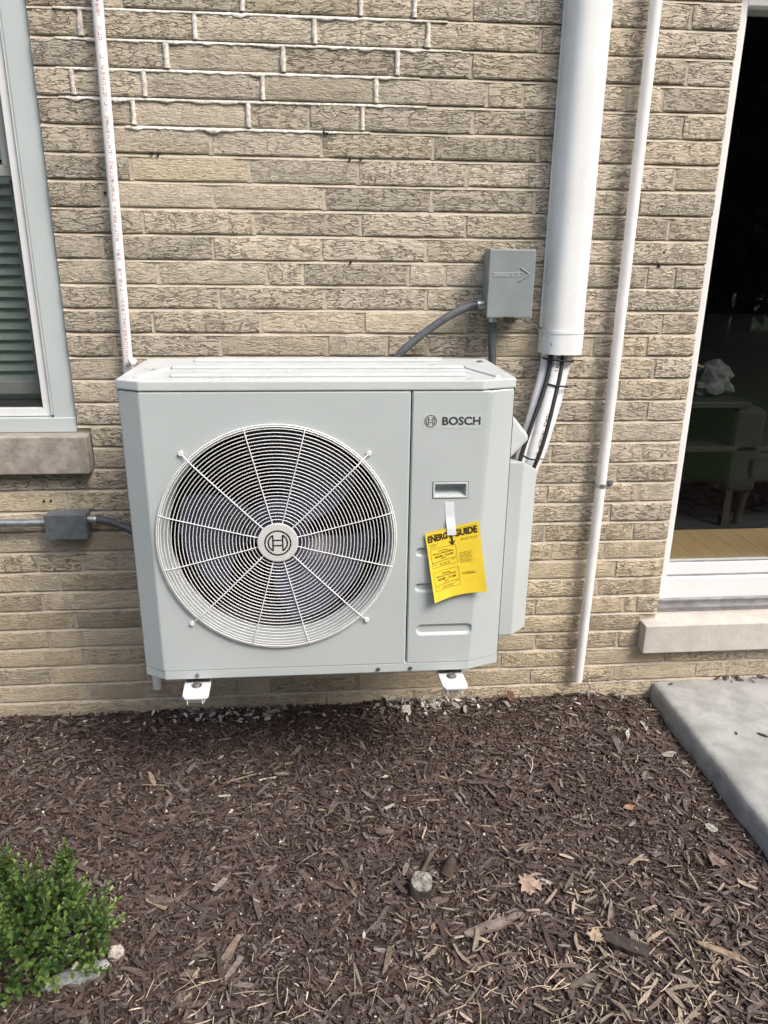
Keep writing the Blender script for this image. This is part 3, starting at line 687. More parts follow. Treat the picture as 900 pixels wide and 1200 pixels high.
def emblem(mb, c, r_, y, wd):
    """armature-in-a-circle mark as raised strokes"""
    th = .0004
    def stroke(pts, closed=False):
        n = len(pts); vs = []
        for i in range(n):
            a_ = Vector(pts[i-1] if (i or closed) else pts[i]); b_ = Vector(pts[(i+1) % n] if (i < n-1 or closed) else pts[i]); t_ = (b_-a_).normalized(); nn = Vector((-t_.y, t_.x))*wd/2
            p = Vector(pts[i]); vs += [(c[0]+(p+nn).x, y, c[1]+(p+nn).y), (c[0]+(p-nn).x, y, c[1]+(p-nn).y)]
        mb.add(vs, [(2*i, 2*i+1, (2*i+3) % (2*n), (2*i+2) % (2*n)) for i in range(n if closed else n-1)])
    stroke([(r_*math.cos(2*math.pi*i/48), r_*math.sin(2*math.pi*i/48)) for i in range(48)], True)
    for sg in (-1, 1):
        ri = .74*r_; a_ = math.acos(.36/.74)
        stroke([(sg*ri*math.cos(-a_+2*a_*i/16), ri*math.sin(-a_+2*a_*i/16)) for i in range(17)])
        stroke([(sg*.38*r_, -.63*r_), (sg*.38*r_, .63*r_)]); stroke([(-.38*r_, sg*.22*r_), (.38*r_, sg*.22*r_)])
k_ = MB(); emblem(k_, GC, .0315, -.5390, .0036); k_.build('emblem', 'black', hub)
# service panel: height field with pressed grooves and a handle recess
sp = MB(); X0, X1 = FXS+.0035+.0015, .388; Z0, Z1 = ZP0+e, ZP1-e
HX0, HX1, HZ0, HZ1 = .2795, .3675, .9290, .9700
def gax(a, b, step, fixed):
    v = [a, b]+[f for f in fixed if a < f < b]; v.sort(); out = []
    for p, q_ in zip(v[:-1], v[1:]):
        n = max(1, round((q_-p)/step)); out += [p+(q_-p)*i/n for i in range(n)]
    return out+[v[-1]]
gx = gax(X0, X1, .0022, (HX0, HX1)); gz = gax(Z0, .60, .0022, ())[:-1]+gax(.60, Z1, .0028, (HZ0, HZ1))
grooves = [(.245, .398, .5635, .0165), (.240, .398, .686, .0125), (.240, .398, .7845, .0125)]
def depth(x, z):
    d = 0
    for ga, gb, gzc, gh in grooves:
        dx = max(ga+gh-x, 0, x-(gb-gh)); dd = math.hypot(dx, z-gzc)
        t_ = (gh-dd)/(gh*.45); t_ = min(1, max(0, t_)); d = max(d, .0065*t_*t_*(3-2*t_))
    return d
nxg = len(gx); vs = [(x, YF+depth(x, z), z) for z in gz for x in gx]; fs = []
for j in range(len(gz)-1):
    for i in range(nxg-1):
        if HX0-1e-6 <= gx[i] < HX1-1e-6 and HZ0-1e-6 <= gz[j] < HZ1-1e-6: continue
        fs.append((j*nxg+i, j*nxg+i+1, (j+1)*nxg+i+1, (j+1)*nxg+i))
sp.add(vs, fs, True)
# border bevels, right-hand chamfer and side return (groove end closes in the strip)
zz = [Z1]+[Z0]
sp.quad((X0, YF, Z0), (X0, YF, Z1), (FXS+.0015, YF+.0035, ZP1), (FXS+.0015, YF+.0035, ZP0))
nz = len(gz)
def fx1(z): return FX1B+(FX1T-FX1B)*(z-ZP0)/(ZP1-ZP0)
A = [(X1, YF+depth(X1, z), z) for z in gz]; A2 = [(X1+(fx1(z)-X1)*.45, YF+depth(X1+(fx1(z)-X1)*.45, z), z) for z in gz]; B = [(fx1(z), YF, z) for z in gz]; B2 = [(fx1(z)+.004, YF+.0013, z) for z in gz]; C_ = [(XRo-.003, YC-.002, z) for z in gz]; D_ = [(XRo, YC+.004, z) for z in gz]
st_ = [A, A2, B, B2, C_, D_]
sp.add([p for s2 in st_ for p in s2], [(k*nz+i, (k+1)*nz+i, (k+1)*nz+i+1, k*nz+i+1) for k in range(5) for i in range(nz-1)], True)
for z, ze in ((Z1, ZP1), (Z0, ZP0)):
    sp.add([(X0, YF, z), (fx1(z), YF, z), (XRo-.003, YC-.002, z), (FXS+.0015, YF+.0035, ze), (fx1(z), YF+.0035, ze), (XRo-.004, YC+.002, ze)], [(0, 1, 4, 3), (1, 2, 5, 4)])
svc = sp.build('service_panel', 'cabinet', hp)
bm = bmesh.new(); bm.from_mesh(svc.data); bmesh.ops.remove_doubles(bm, verts=bm.verts, dist=1e-5); bmesh.ops.recalc_face_normals(bm, faces=bm.faces); bm.to_mesh(svc.data); bm.free()
md = svc.modifiers.new('edge', 'EDGE_SPLIT'); md.split_angle = R(22)
# handle: rim and recess
hd = MB()
def rim(mb, x0, x1, z0, z1, w_, ya, yb):
    mb.box((x0-w_, ya, z0-w_), (x1+w_, yb, z0), .0012); mb.box((x0-w_, ya, z1), (x1+w_, yb, z1+w_), .0012); mb.box((x0-w_, ya, z0-.0002), (x0, yb, z1+.0002), .0012); mb.box((x1, ya, z0-.0002), (x1+w_, yb, z1+.0002), .0012)
rim(hd, HX0+.005, HX1-.005, HZ0+.005, HZ1-.005, .0048, YF-.0022, YF+.006)
hd.build('handle_rim', 'cabinet_lid', svc)
hr = MB(); a_, b_, c_, d_2 = HX0+.004, HX1-.004, HZ0+.004, HZ1-.004
hr.quad((a_, YF, c_), (b_, YF, c_), (b_-.006, YF+.030, c_+.012), (a_+.006, YF+.030, c_+.012)); hr.quad((a_, YF, d_2), (b_, YF, d_2), (b_-.006, YF+.030, d_2), (a_+.006, YF+.030, d_2))
hr.quad((a_, YF, c_), (a_, YF, d_2), (a_+.006, YF+.030, d_2), (a_+.006, YF+.030, c_+.012)); hr.quad((b_, YF, c_), (b_, YF, d_2), (b_-.006, YF+.030, d_2), (b_-.006, YF+.030, c_+.012)); hr.quad((a_+.006, YF+.030, c_+.012), (b_-.006, YF+.030, c_+.012), (b_-.006, YF+.030, d_2), (a_+.006, YF+.030, d_2))
hr.build('handle_recess', 'cabinet', svc)
hg = MB(); w2 = .0012; hg.box((HX0-w2, YF-.0004, HZ0-w2), (HX1+w2, YF+.004, HZ0)); hg.box((HX0-w2, YF-.0004, HZ1), (HX1+w2, YF+.004, HZ1+w2)); hg.box((HX0-w2, YF-.0004, HZ0), (HX0, YF+.004, HZ1)); hg.box((HX1, YF-.0004, HZ0), (HX1+w2, YF+.004, HZ1)); hg.build('handle_gap', 'ink_grey', svc)
# seam shadow gap, backing strip
sg = MB(); sg.box((FXS-.004, YF+.006, ZP0), (FXS+.004, YF+.012, ZP1)); sg.build('seam', 'dark_cavity', hp)
# brand sticker
bs = MB(); bs.box((.2515, YF-.0004, 1.1055), (.3935, YF+.0002, 1.1405)); stk = bs.build('brand_sticker', simple('sticker_film', (.505, .555, .562), .32, var=.01), hp)
k_ = MB(); emblem(k_, (.2685, 1.1235), .0140, YF-.0008, .0017); k_.build('emblem', 'ink_grey', stk)
tv, tf = fit_text('BOSCH', .2965, 1.1135, .0935, .0205, .028)
k_ = MB(); k_.add([(x, YF-.0008, z) for x, z in tv], tf); k_.build('lettering', 'ink_grey', stk)
# base pan
def outline(d=0., yb=YB): return [(XLo-d, yb+d), (XLo-d, YC-d*.6), (FX0-d*.3, YF-d), (FX1B+d*.3, YF-d), (XRo+d, YC-d*.6), (XRo+d, yb+d)]
bp = MB(); bp.prismz(outline(-.001), ZB, ZP0+.0012, .002); base = bp.build('base_pan', 'cabinet', hp); fl_ = MB(); fl_.prismz(outline(-.0035), ZP0-.004, ZP0+.007); fl_.build('corner_filler', 'cabinet', hp)
for x in (-.328, .148, .2345):
    k_ = MB(); k_.disc_y((x, ZB+.0115), .0055, YF-.0032, YF+.002, 14, .0012); k_.build('screw', 'screw', base)
    k_ = MB(); k_.box((x-.0036, YF-.0035, ZB+.0108), (x+.0036, YF-.003, ZB+.0122)); k_.build('screw_slot', 'black', base)
# lid
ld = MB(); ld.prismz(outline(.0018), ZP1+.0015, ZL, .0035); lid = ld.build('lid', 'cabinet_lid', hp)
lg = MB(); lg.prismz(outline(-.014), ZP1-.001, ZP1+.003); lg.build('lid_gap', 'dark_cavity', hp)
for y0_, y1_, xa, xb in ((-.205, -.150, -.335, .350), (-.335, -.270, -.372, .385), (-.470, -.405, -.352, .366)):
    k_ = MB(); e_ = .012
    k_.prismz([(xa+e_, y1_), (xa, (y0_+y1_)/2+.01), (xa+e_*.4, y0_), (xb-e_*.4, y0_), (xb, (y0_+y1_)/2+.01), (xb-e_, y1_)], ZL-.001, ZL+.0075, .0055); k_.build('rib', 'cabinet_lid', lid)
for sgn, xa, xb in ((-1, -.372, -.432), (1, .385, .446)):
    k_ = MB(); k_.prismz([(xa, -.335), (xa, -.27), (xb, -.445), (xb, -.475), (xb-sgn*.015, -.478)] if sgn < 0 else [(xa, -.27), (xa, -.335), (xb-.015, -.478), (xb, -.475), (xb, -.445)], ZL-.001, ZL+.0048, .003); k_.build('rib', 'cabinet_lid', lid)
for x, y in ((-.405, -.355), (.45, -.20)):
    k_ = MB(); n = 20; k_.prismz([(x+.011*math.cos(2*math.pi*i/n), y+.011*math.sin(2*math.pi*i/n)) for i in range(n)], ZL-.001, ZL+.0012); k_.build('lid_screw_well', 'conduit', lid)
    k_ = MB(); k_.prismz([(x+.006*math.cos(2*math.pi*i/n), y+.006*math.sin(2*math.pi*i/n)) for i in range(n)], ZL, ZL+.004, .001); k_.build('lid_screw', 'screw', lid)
# pipe cover on the right side, side grip
pc = MB(); pts = [(.4785, -.225), (.590, -.225), (.652, -.150), (.652, -.03), (.4785, -.03)]
bm = bmesh.new(); zb_ = [.395, .395, .378, .36, .395]; top = [.940, .940, .893, .885, .93]
a_ = [bm.verts.new((x, y, z)) for (x, y), z in zip(pts, [.378, .378, .366, .36, .37])]; b_ = [bm.verts.new((x, y, z)) for (x, y), z in zip(pts, top)]
bm.faces.new(a_[::-1]); bm.faces.new(b_)
for i in range(5): bm.faces.new((a_[i], a_[(i+1) % 5], b_[(i+1) % 5], b_[i]))
bmesh.ops.recalc_face_normals(bm, faces=bm.faces); bmesh.ops.bevel(bm, geom=list(bm.edges), offset=.006, segments=3, affect='EDGES', profile=.6)
pc.bm(bm); pc.build('pipe_cover', 'cabinet', hp)
gp = MB(); bm = bmesh.new()
P2 = [(.478, 1.128), (.492, 1.122), (.545, 1.060), (.548, 1.046), (.505, 1.000), (.478, .992)]
gp.prism([(x, z) for x, z in P2], -.40, -.28, .008); gp.build('side_grip', 'cabinet_lid', hp)

# wall brackets: white arms under the unit with end plates
for xc, lab in ((-.331, 'white steel wall bracket under the fan end of the unit'), (.347, 'white steel wall bracket under the panel with the yellow card')):
    br = empty('wall_bracket', (xc, 0, .40), lab, 'bracket', 'wall brackets carrying the unit')
    k_ = MB(); k_.box((xc-.022, -.55, .386), (xc+.022, -.004, .4205), .004); k_.box((xc-.022, -.012, .386), (xc+.022, -.0035, .80), .003); k_.build('arm', 'white_plastic', br)
    k_ = MB(); k_.prismz([(xc-.036, -.487), (xc-.031, -.567), (xc-.024, -.577), (xc+.030, -.577), (xc+.036, -.567), (xc+.034, -.487)], .412, .4215, .0035); k_.build('foot_plate', 'white_plastic', br)
    k_ = MB(); n = 20
    for r_, z0_, z1_ in ((.0135, .4214, .424), (.0085, .424, .431)): k_.prismz([(xc+r_*math.cos(2*math.pi*i/n), -.523+r_*math.sin(2*math.pi*i/n)) for i in range(n)], z0_, z1_, .001)
    k_.build('bolt', 'screw', br)
    for dx in (-.018, .020):
        k_ = MB(); k_.tube([(xc+dx, -.572, .413), (xc+dx, -.573, .398)], .0016, 8); k_.build('prong', 'white_plastic', br)
    k_ = MB(); k_.box((xc-.03, -.505, .4218), (xc+.03, -.44, .4397), .002); k_.build('rubber_mount', 'rubber', br)

# ------------------------------------------------------------------ yellow energy card and tape
CC = [Vector((.2620, 0, .838)), Vector((.398, 0, .869)), Vector((.426, 0, .680)), Vector((.290, 0, .653))]   # TL TR BR BL
def card_pt(u, v, lift=0.):
    """u right 0..1, v down 0..1"""
    p = CC[0]*(1-u)*(1-v)+CC[1]*u*(1-v)+CC[2]*u*v+CC[3]*(1-u)*v
    curl = .003+.010*v*v+.010*(u-.5)**2*4*(.25+v)*(1 if u < .5 else .7)
    p.y = YF-.0012-curl-lift; p.z += .004*math.sin(math.pi*u)*v; return p
crd = empty('energy_card', (.34, YF, .66), 'yellow printed energy card taped to the service panel', 'card')
k_ = MB(); nu, nv = 16, 20
k_.add([card_pt(i/nu, j/nv) for j in range(nv+1) for i in range(nu+1)], [(j*(nu+1)+i, j*(nu+1)+i+1, (j+1)*(nu+1)+i+1, (j+1)*(nu+1)+i) for j in range(nv) for i in range(nu)], True)
k_.build('sheet', 'card', crd)
INK = MB()
def ctext(txt, u, v, wd, ht, bold=.0, mb=None):
    tv, tf = fit_text(txt, u, 0, wd, ht, bold); mb = mb or INK; mb.add([card_pt(x, v-z, .0009) for x, z in tv], tf)
def cline(u0, v0, u1, v1, w_=.006, mb=None):
    mb = mb or INK
    if abs(u1-u0) > abs(v1-v0):
        n = max(1, int(abs(u1-u0)*14)); 
        mb.add([card_pt(u0+(u1-u0)*i/n, v0+(v1-v0)*i/n+s2*w_/2, .0009) for i in range(n+1) for s2 in (-1, 1)], [(2*i, 2*i+1, 2*i+3, 2*i+2) for i in range(n)])
    else:
        n = max(1, int(abs(v1-v0)*14))
        mb.add([card_pt(u0+s2*w_*.65, v0+(v1-v0)*i/n, .0009) for i in range(n+1) for s2 in (-1, 1)], [(2*i, 2*i+1, 2*i+3, 2*i+2) for i in range(n)])
hdm = MB(); ctext('ENERGY', .035, .150, .455, .098, .045, hdm); ctext('GUIDE', .525, .150, .43, .098, .045, hdm)
hdm.build('header_lettering', 'card_ink', crd)
arw = MB(); cline(.475, .12, .475, .235, .030, arw); arw.add([card_pt(u, v, .0009) for u, v in ((.415, .205), (.475, .265), (.535, .205), (.535, .190), (.475, .228), (.415, .190))], [(0, 1, 4, 5), (1, 2, 3, 4)]); arw.build('arrow', 'card_ink', crd)
rr_ = random.Random(2)
def fuzz(u0, v, wd, ht):                           # a line of print too small to read
    u = u0
    while u < u0+wd:
        w_ = rr_.uniform(.03, .085); cline(u, v, min(u+w_, u0+wd), v, ht*rr_.uniform(.6, 1)); u += w_+.010
for i in range(3): fuzz(.055, .185+i*.022, .16-.03*i, .006)
cline(.055, .045, .20, .045, .004); cline(.42, .045, .95, .04, .004)
fuzz(.63, .195, .32, .006); fuzz(.63, .215, .32, .005)
for k0, tt, nn in ((.255, ('Cooling', 'Efficiency Rating (SEER2)'), '20.00 - 23.50'), (.585, ('Heating', 'Efficiency Rating (HSPF2)'), '10.00 - 11.00')):
    for s_ in ((.06, k0, .53, k0), (.06, k0+.265, .53, k0+.265), (.06, k0, .06, k0+.265), (.53, k0, .53, k0+.265)): cline(*s_, .0035)
    ctext(tt[0], .21, k0+.055, .16, .026, .012); ctext(tt[1], .10, k0+.090, .38, .028, .012); ctext(nn, .125, k0+.135, .34, .032, .02)
    fuzz(.235, k0+.155, .09, .010); cline(.075, k0+.195, .50, k0+.18, .005); cline(.075, k0+.18, .075, k0+.205, .005); cline(.50, k0+.168, .50, k0+.19, .005)
    fuzz(.08, k0+.222, .07, .006); fuzz(.43, k0+.205, .06, .006); fuzz(.19, k0+.225, .22, .006); fuzz(.20, k0+.245, .18, .006)
for i in range(8): fuzz(.575, .395+i*.0205, .245-.02*(i % 3), .0055)
fuzz(.585, .685, .23, .006); fuzz(.585, .705, .26, .010)
INK.build('small_print', 'card_ink', crd)
tp = MB(); pts = [(.310, .9195), (.3335, .9185), (.3415, .8325), (.3190, .8315)]
n = 10; L_ = []
for i in range(n+1):
    t_ = i/n; a_ = Vector((pts[0][0]*(1-t_)+pts[3][0]*t_, pts[0][1]*(1-t_)+pts[3][1]*t_)); b_ = Vector((pts[1][0]*(1-t_)+pts[2][0]*t_, pts[1][1]*(1-t_)+pts[2][1]*t_))
    y = YF-.0008-(.0062*max(0, min(1, (t_-.5)/.25))); L_ += [(a_.x, y, a_.y), (b_.x, y, b_.y)]
tp.add(L_, [(2*i, 2*i+1, 2*i+3, 2*i+2) for i in range(n)], True)
to = tp.build('tape_strip', 'tape'); tag(to, 'strip of white tape holding the yellow card', 'tape')

# ================================================================== PIPES, BOXES, CABLES
def pipe_shell(mb, path, r_, n=24, hollow_end=None):
    mb.tube(path, r_, n)
    return mb
def marks(name, p0, p1, r_, facing, mat, parent, seed, size, spacing, density=.82, band=.55):
    """rows of print running along a pipe: glyph-like strokes wrapped on the surface"""
    rr_ = random.Random(seed); p0, p1 = Vector(p0), Vector(p1); T = (p1-p0).normalized(); L = (p1-p0).length
    F = Vector(facing); F = (F-T*F.dot(T)).normalized(); S = T.cross(F); mb = MB()
    def pt(s_, a): return p0+T*s_+(F*math.cos(a)+S*math.sin(a))*(r_+.0006)
    s_ = .01 if L > .1 else 0.; ha = size/2/r_
    while s_ < L-.01:
        if rr_.random() > density: s_ += spacing*rr_.uniform(1, 2.6); continue
        gw = spacing*.62; st = rr_.choice((0, 1, 2, 3, 4)); w_ = spacing*.15; wa = size*.17/r_
        def bar(sa, sb, aa, ab): mb.add([pt(s_+sa, aa), pt(s_+sb, aa), pt(s_+sb, ab), pt(s_+sa, ab)], [(0, 1, 2, 3)])
        if st in (0, 1, 3): bar(0, w_, -ha, ha)
        if st in (1, 2, 3): bar(gw-w_, gw, -ha, ha)
        if st in (0, 1, 4): bar(0, gw, -ha, -ha+wa)
        if st in (0, 2, 4): bar(0, gw, ha-wa, ha)
        if st in (0, 3, 4): bar(0, gw, -wa/2, wa/2)
        s_ += spacing
    o = mb.build(name, mat, parent); o['kind'] = 'stuff'; return o
# left PVC pipe with red print
LP = [(-.5335, -.030, 2.75), (-.5345, -.030, 2.1), (-.5465, -.030, 1.17), (-.553, -.030, .118)]
k_ = MB(); k_.tube(LP, .0142, 24); lp = empty('drain_pipe', (-.55, -.03, .12), 'thin white pipe with pink print, left of the unit', 'pipe'); k_.build('tube', 'pipe_white', lp)
marks('print', (-.5345, -.030, 2.12), (-.5462, -.030, 1.19), .0142, (.25, -1, 0), 'red_ink', lp, 4, .0085, .0115, .80)
marks('print', (-.5345, -.030, 2.170), (-.5462, -.030, 1.19), .01415, (.33, -1, 0), 'grey_ink', lp, 8, .0055, .0105, .5)
k_ = MB(); k_.disc_y((0, 0), .0105, 0, .002, 20); eo = k_.build('open_end', 'dark_cavity', lp); eo.location = (-.553, -.030, .1172); eo.rotation_euler = (R(90), 0, 0); eo.matrix_parent_inverse = Matrix.Translation((.55, .03, -.12))
crumple('plastic_scrap', (-.530, -.055, 1.192), (.013, .012, .012), 'white_plastic', 'scrap of white plastic film at the corner of the unit lid', 'scrap', 5, .8, 2)
# right PVC pipe + strap
RPp = [(.9135, -.030, 2.75), (.911, -.030, 2.148), (.9065, -.030, 1.2), (.8945, -.030, .087)]
rp = empty('vent_pipe', (.8945, -.03, .087), 'long thin white pipe strapped to the bricks between duct and door', 'pipe'); k_ = MB(); k_.tube(RPp, .0163, 28); k_.build('tube', 'pipe_white', rp)
k_ = MB(); n = 24; k_.prismz([(.8945+.0125*math.cos(2*math.pi*i/n), -.030+.0125*math.sin(2*math.pi*i/n)) for i in range(n)], .0865, .090); k_.build('open_end', 'dark_cavity', rp)
sx, szz = .9027, .806
stp = empty('pipe_strap', (sx, 0, szz), 'small metal strap clamping the thin white pipe to the bricks', 'strap')
k_ = MB(); n = 16; wv = []
for i in range(n+1):
    a = math.pi*(i/n); 
    for zz_ in (szz-.0065, szz+.0065): wv.append((sx-.0175*math.cos(a), -.030-.0175*math.sin(a), zz_))
k_.add(wv, [(2*i, 2*i+1, 2*i+3, 2*i+2) for i in range(n)], True); k_.box((sx-.0185, -.03, szz-.0065), (sx-.0165, -.002, szz+.0065)); k_.build('band', 'galv', stp)
k_ = MB(); k_.box((sx+.0165, -.034, szz-.0075), (sx+.020, -.002, szz+.0075)); k_.box((sx+.019, -.0085, szz-.0075), (sx+.049, -.0035, szz+.0075), .001); k_.disc_y((sx+.036, szz), .005, -.013, -.008, 12, .001); k_.build('ear', 'dark_metal', stp)
# line-set duct cover
dc = empty('line_duct', (.73, 0, 1.222), 'wide white vinyl duct running down the bricks above the pipe bundle', 'duct')
def dprof(w_, d_, n=28, base=.012, pw=.72):
    pts = [(-w_, 0), (-w_, -base)]
    for i in range(1, n): a = math.pi*i/n; c_, s_ = math.cos(a), math.sin(a); pts.append((-w_*math.copysign(abs(c_)**pw, c_), -base-(d_-base)*abs(s_)**pw))
    return pts+[(w_, -base), (w_, 0)]
def dsweep(mb, prof, z0, z1, x0, x1, bottom_curve=0., cap=True):
    n = len(prof); vs = []
    for z, xc in ((z0, x0), (z1, x1)):
        for x, y in prof: vs.append((xc+x, y-.003, z))
    mb.add(vs, [(i, i+1, n+i+1, n+i) for i in range(n-1)], True)
k_ = MB(); pr = dprof(.0595, .086); dsweep(k_, pr, 1.285, 2.75, .7325, .7285); k_.build('cover', 'duct_white', dc)
k_ = MB(); k_.box((.7325-.064, -.008, 1.30), (.7325-.0585, -.002, 2.75), .001); k_.box((.7325+.058, -.008, 1.30), (.7325+.063, -.002, 2.75), .001); k_.build('back_plate', 'duct_white', dc)
k_ = MB(); po = dprof(.0628, .0905); pi_ = dprof(.0598, .0865)
dsweep(k_, po, 1.2265, 1.2935, .731, .731); n = len(po)
for z in (1.2935, 1.2265): k_.add([(.731+x, y-.003, z) for x, y in po]+[(.731+x, y-.003, z) for x, y in pi_], [(i, i+1, n+i+1, n+i) for i in range(n-1)])
dsweep(k_, pi_, 1.2265, 1.285, .731, .731)
col_ = k_.build('collar', 'duct_white', dc); col_.data.update()
k_ = MB(); pb = dprof(.0640, .0918); dsweep(k_, pb, 1.2865, 1.2945, .731, .731); dsweep(k_, dprof(.0628, .0905), 1.2265, 1.2268, .731, .731); k_.build('collar_lip', 'duct_white', dc)
for zz_ in (1.2565,): k_ = MB(); k_.box((.6855, -.0815, zz_-.003), (.6895, -.076, zz_+.003)); k_.box((.6925, -.0845, zz_-.002), (.6945, -.079, zz_+.002)); k_.build('stamp', 'ink_grey', dc)
# bundle of insulated lines from duct to pipe cover
def smooth_path(pts, n=28):
    P = [Vector(p) for p in pts]; P = [P[0]*2-P[1]]+P+[P[-1]*2-P[-2]]; out = []; m_ = len(P)-3
    for i in range(n+1):
        t_ = i/n*m_; k = min(int(t_), m_-1); f = t_-k; a_, b_, c_, d_ = P[k:k+4]
        out.append(.5*((2*b_)+(c_-a_)*f+(2*a_-5*b_+4*c_-d_)*f*f+(3*b_-a_-3*c_+d_)*f**3))
    return out
def line(name, pts, r_, mat, label, cat, grp=None):
    o = empty(name, pts[-1], label, cat, grp); k_ = MB(); pth = smooth_path(pts); k_.tube(pth, r_, 18); k_.build('sleeve', mat, o); return o, pth
wl, pth1 = line('refrigerant_line', [(0.695, -0.029, 1.4), (0.691, -0.033, 1.215), (0.682, -0.043, 1.16), (0.661, -0.063, 1.086), (0.64, -0.083, 1.011), (0.62, -0.098, 0.935), (0.604, -0.106, 0.867), (0.592, -0.106, 0.827)], .0180, 'foam_white', 'slim white insulated line at the left of the bundle', 'pipe', 'insulated lines of the bundle')
wc, pth2 = line('refrigerant_line', [(0.723, -0.040999999999999995, 1.4), (0.719, -0.045, 1.216), (0.71, -0.055, 1.162), (0.691, -0.075, 1.088), (0.671, -0.095, 1.014), (0.651, -0.11, 0.938), (0.638, -0.118, 0.87), (0.626, -0.118, 0.83)], .0225, 'foam_white', 'thick white printed line in the middle of the bundle', 'pipe', 'insulated lines of the bundle')
wr, pth3 = line('refrigerant_line', [(0.753, -0.029, 1.4), (0.749, -0.033, 1.215), (0.737, -0.043, 1.16), (0.719, -0.063, 1.085), (0.695, -0.083, 1.011), (0.671, -0.098, 0.935), (0.642, -0.106, 0.867), (0.63, -0.106, 0.827)], .0190, 'foam_white', 'white insulated line at the right of the bundle', 'pipe', 'insulated lines of the bundle')
for i_ in list(range(3, 8))+list(range(14, 22)):
    marks('print', pth2[i_], pth2[i_+1]+(pth2[i_+1]-pth2[i_])*.6, .0225, (-.15 if i_ < 10 else .2, -1, .15), 'ink_grey', wc, 30+i_, .0085, .0075, .85)
line('black_cable', [(0.696, -0.059, 1.35), (0.692, -0.063, 1.219), (0.686, -0.073, 1.164), (0.662, -0.093, 1.091), (0.634, -0.113, 1.018), (0.609, -0.128, 0.943), (0.593, -0.136, 0.876), (0.581, -0.136, 0.836)], .0066, 'rubber', 'black cable left of the thick middle line', 'cable', 'black cables along the line bundle')
line('black_cable', [(0.732, -0.061, 1.35), (0.728, -0.065, 1.219), (0.722, -0.075, 1.165), (0.704, -0.095, 1.091), (0.685, -0.115, 1.018), (0.663, -0.13, 0.943), (0.637, -0.138, 0.876), (0.625, -0.138, 0.836)], .0064, 'rubber', 'black cable right of the thick middle line', 'cable', 'black cables along the line bundle')
def tie(z, idx, label, only=None):
    pts = []
    c_ = [pth1[idx], pth2[idx], pth3[idx]]; rr2 = (.0165, .0205, .0175)
    if only is not None: c_ = [c_[i] for i in only]; rr2 = [rr2[i] for i in only]
    x0_, x1_ = c_[0].x-rr2[0]-.001, c_[-1].x+rr2[-1]+.001
    k_ = MB(); n = 30; ring = []
    cx_ = (x0_+x1_)/2; hw = (x1_-x0_)/2; yc = sum(p.y for p in c_)/len(c_); hy = .027 if only is None else .021
    for i in range(n):
        a = 2*math.pi*i/n; ring.append((cx_+hw*math.copysign(abs(math.cos(a))**.7, math.cos(a)), yc-.012+hy*1.15*math.sin(a), z+.014*math.cos(a)*-.35))
    k_.tube(ring, .0028, 6, closed=True); k_.tube([(x1_-.003, yc-.03, z), (x1_+.018, yc-.042, z+.002)], .0014, 6)
    tag(k_.build('cable_tie', 'rubber'), label, 'cable tie', 'cable ties on the line bundle')
tie(1.2085, 4, 'black cable tie just under the duct collar'); tie(1.135, 9, 'black cable tie below the collar around the middle and right lines', (1, 2)); tie(.925, 24, 'black cable tie just above the pipe cover', (1, 2))
# disconnect switch box
db = empty('disconnect_box', (.55, 0, 1.335), 'grey metal switch box with embossed arrow on the bricks', 'switch box')
k_ = MB(); k_.box((.4885, -.090, 1.338), (.6125, -.0035, 1.512), .002); k_.build('body', 'grey_metal', db)
k_ = MB(); k_.box((.4845, -.1005, 1.3335), (.6165, -.0905, 1.5185), .003); k_.box((.4845, -.0995, 1.513), (.6165, -.02, 1.5195), .002); k_.build('cover', 'grey_metal', db)
tv, tf = fit_text('DIVERSITECH', .500, 1.446, .072, .0125, .03); k_ = MB()
k_.add([(x, -.1022, z) for x, z in tv], tf)
k_.build('lettering', simple('grey_embossing', (.42, .455, .465), .35, var=.03), db)
k_ = MB()
for (xa, za), (xb, zb2) in (((.574, 1.470), (.601, 1.4535)), ((.601, 1.4535), (.572, 1.434))):
    k_.tube([(xa, -.1005, za), (xb, -.1005, zb2)], .0026, 8)
k_.tube([(.565, -.1005, 1.458), (.580, -.1005, 1.4555)], .0016, 6); k_.build('arrow', 'grey_metal', db)
k_ = MB(); k_.tube([(.532, -.092, 1.337), (.536, -.104, 1.3345), (.548, -.106, 1.3345), (.560, -.104, 1.3345), (.564, -.092, 1.337)], .0022, 8); k_.build('hasp', 'rubber', db)
k_ = MB(); k_.tube([(.487, -.05, 1.368), (.470, -.05, 1.366)], .0125, 8); k_.tube([(.476, -.05, 1.367), (.466, -.05, 1.3655)], .0150, 6); k_.build('connector', 'galv', db)
k_ = MB(); k_.tube([(.514, -.05, 1.337), (.5145, -.05, 1.318)], .0125, 8); k_.tube([(.5145, -.05, 1.328), (.5145, -.05, 1.322)], .0145, 6); k_.build('connector', 'galv', db)
def conduit(path, r_, label):
    k_ = MB(); pth = smooth_path(path, 60); k_.tube(pth, [r_*(1+.012*(i % 2)) for i in range(61)], 18); return tag(k_.build('flexible_conduit', 'conduit'), label, 'conduit')
conduit([(.478, -.050, 1.3675), (.445, -.052, 1.362), (.395, -.056, 1.341), (.335, -.06, 1.303), (.27, -.066, 1.255), (.228, -.072, 1.212), (.20, -.08, 1.15)], .0115, 'dark grey flexible conduit curving left from the switch box')
conduit([(.5145, -.050, 1.320), (.516, -.050, 1.27), (.519, -.052, 1.20), (.522, -.060, 1.10), (.51, -.10, 1.02)], .0115, 'dark conduit dropping straight down from the switch box')
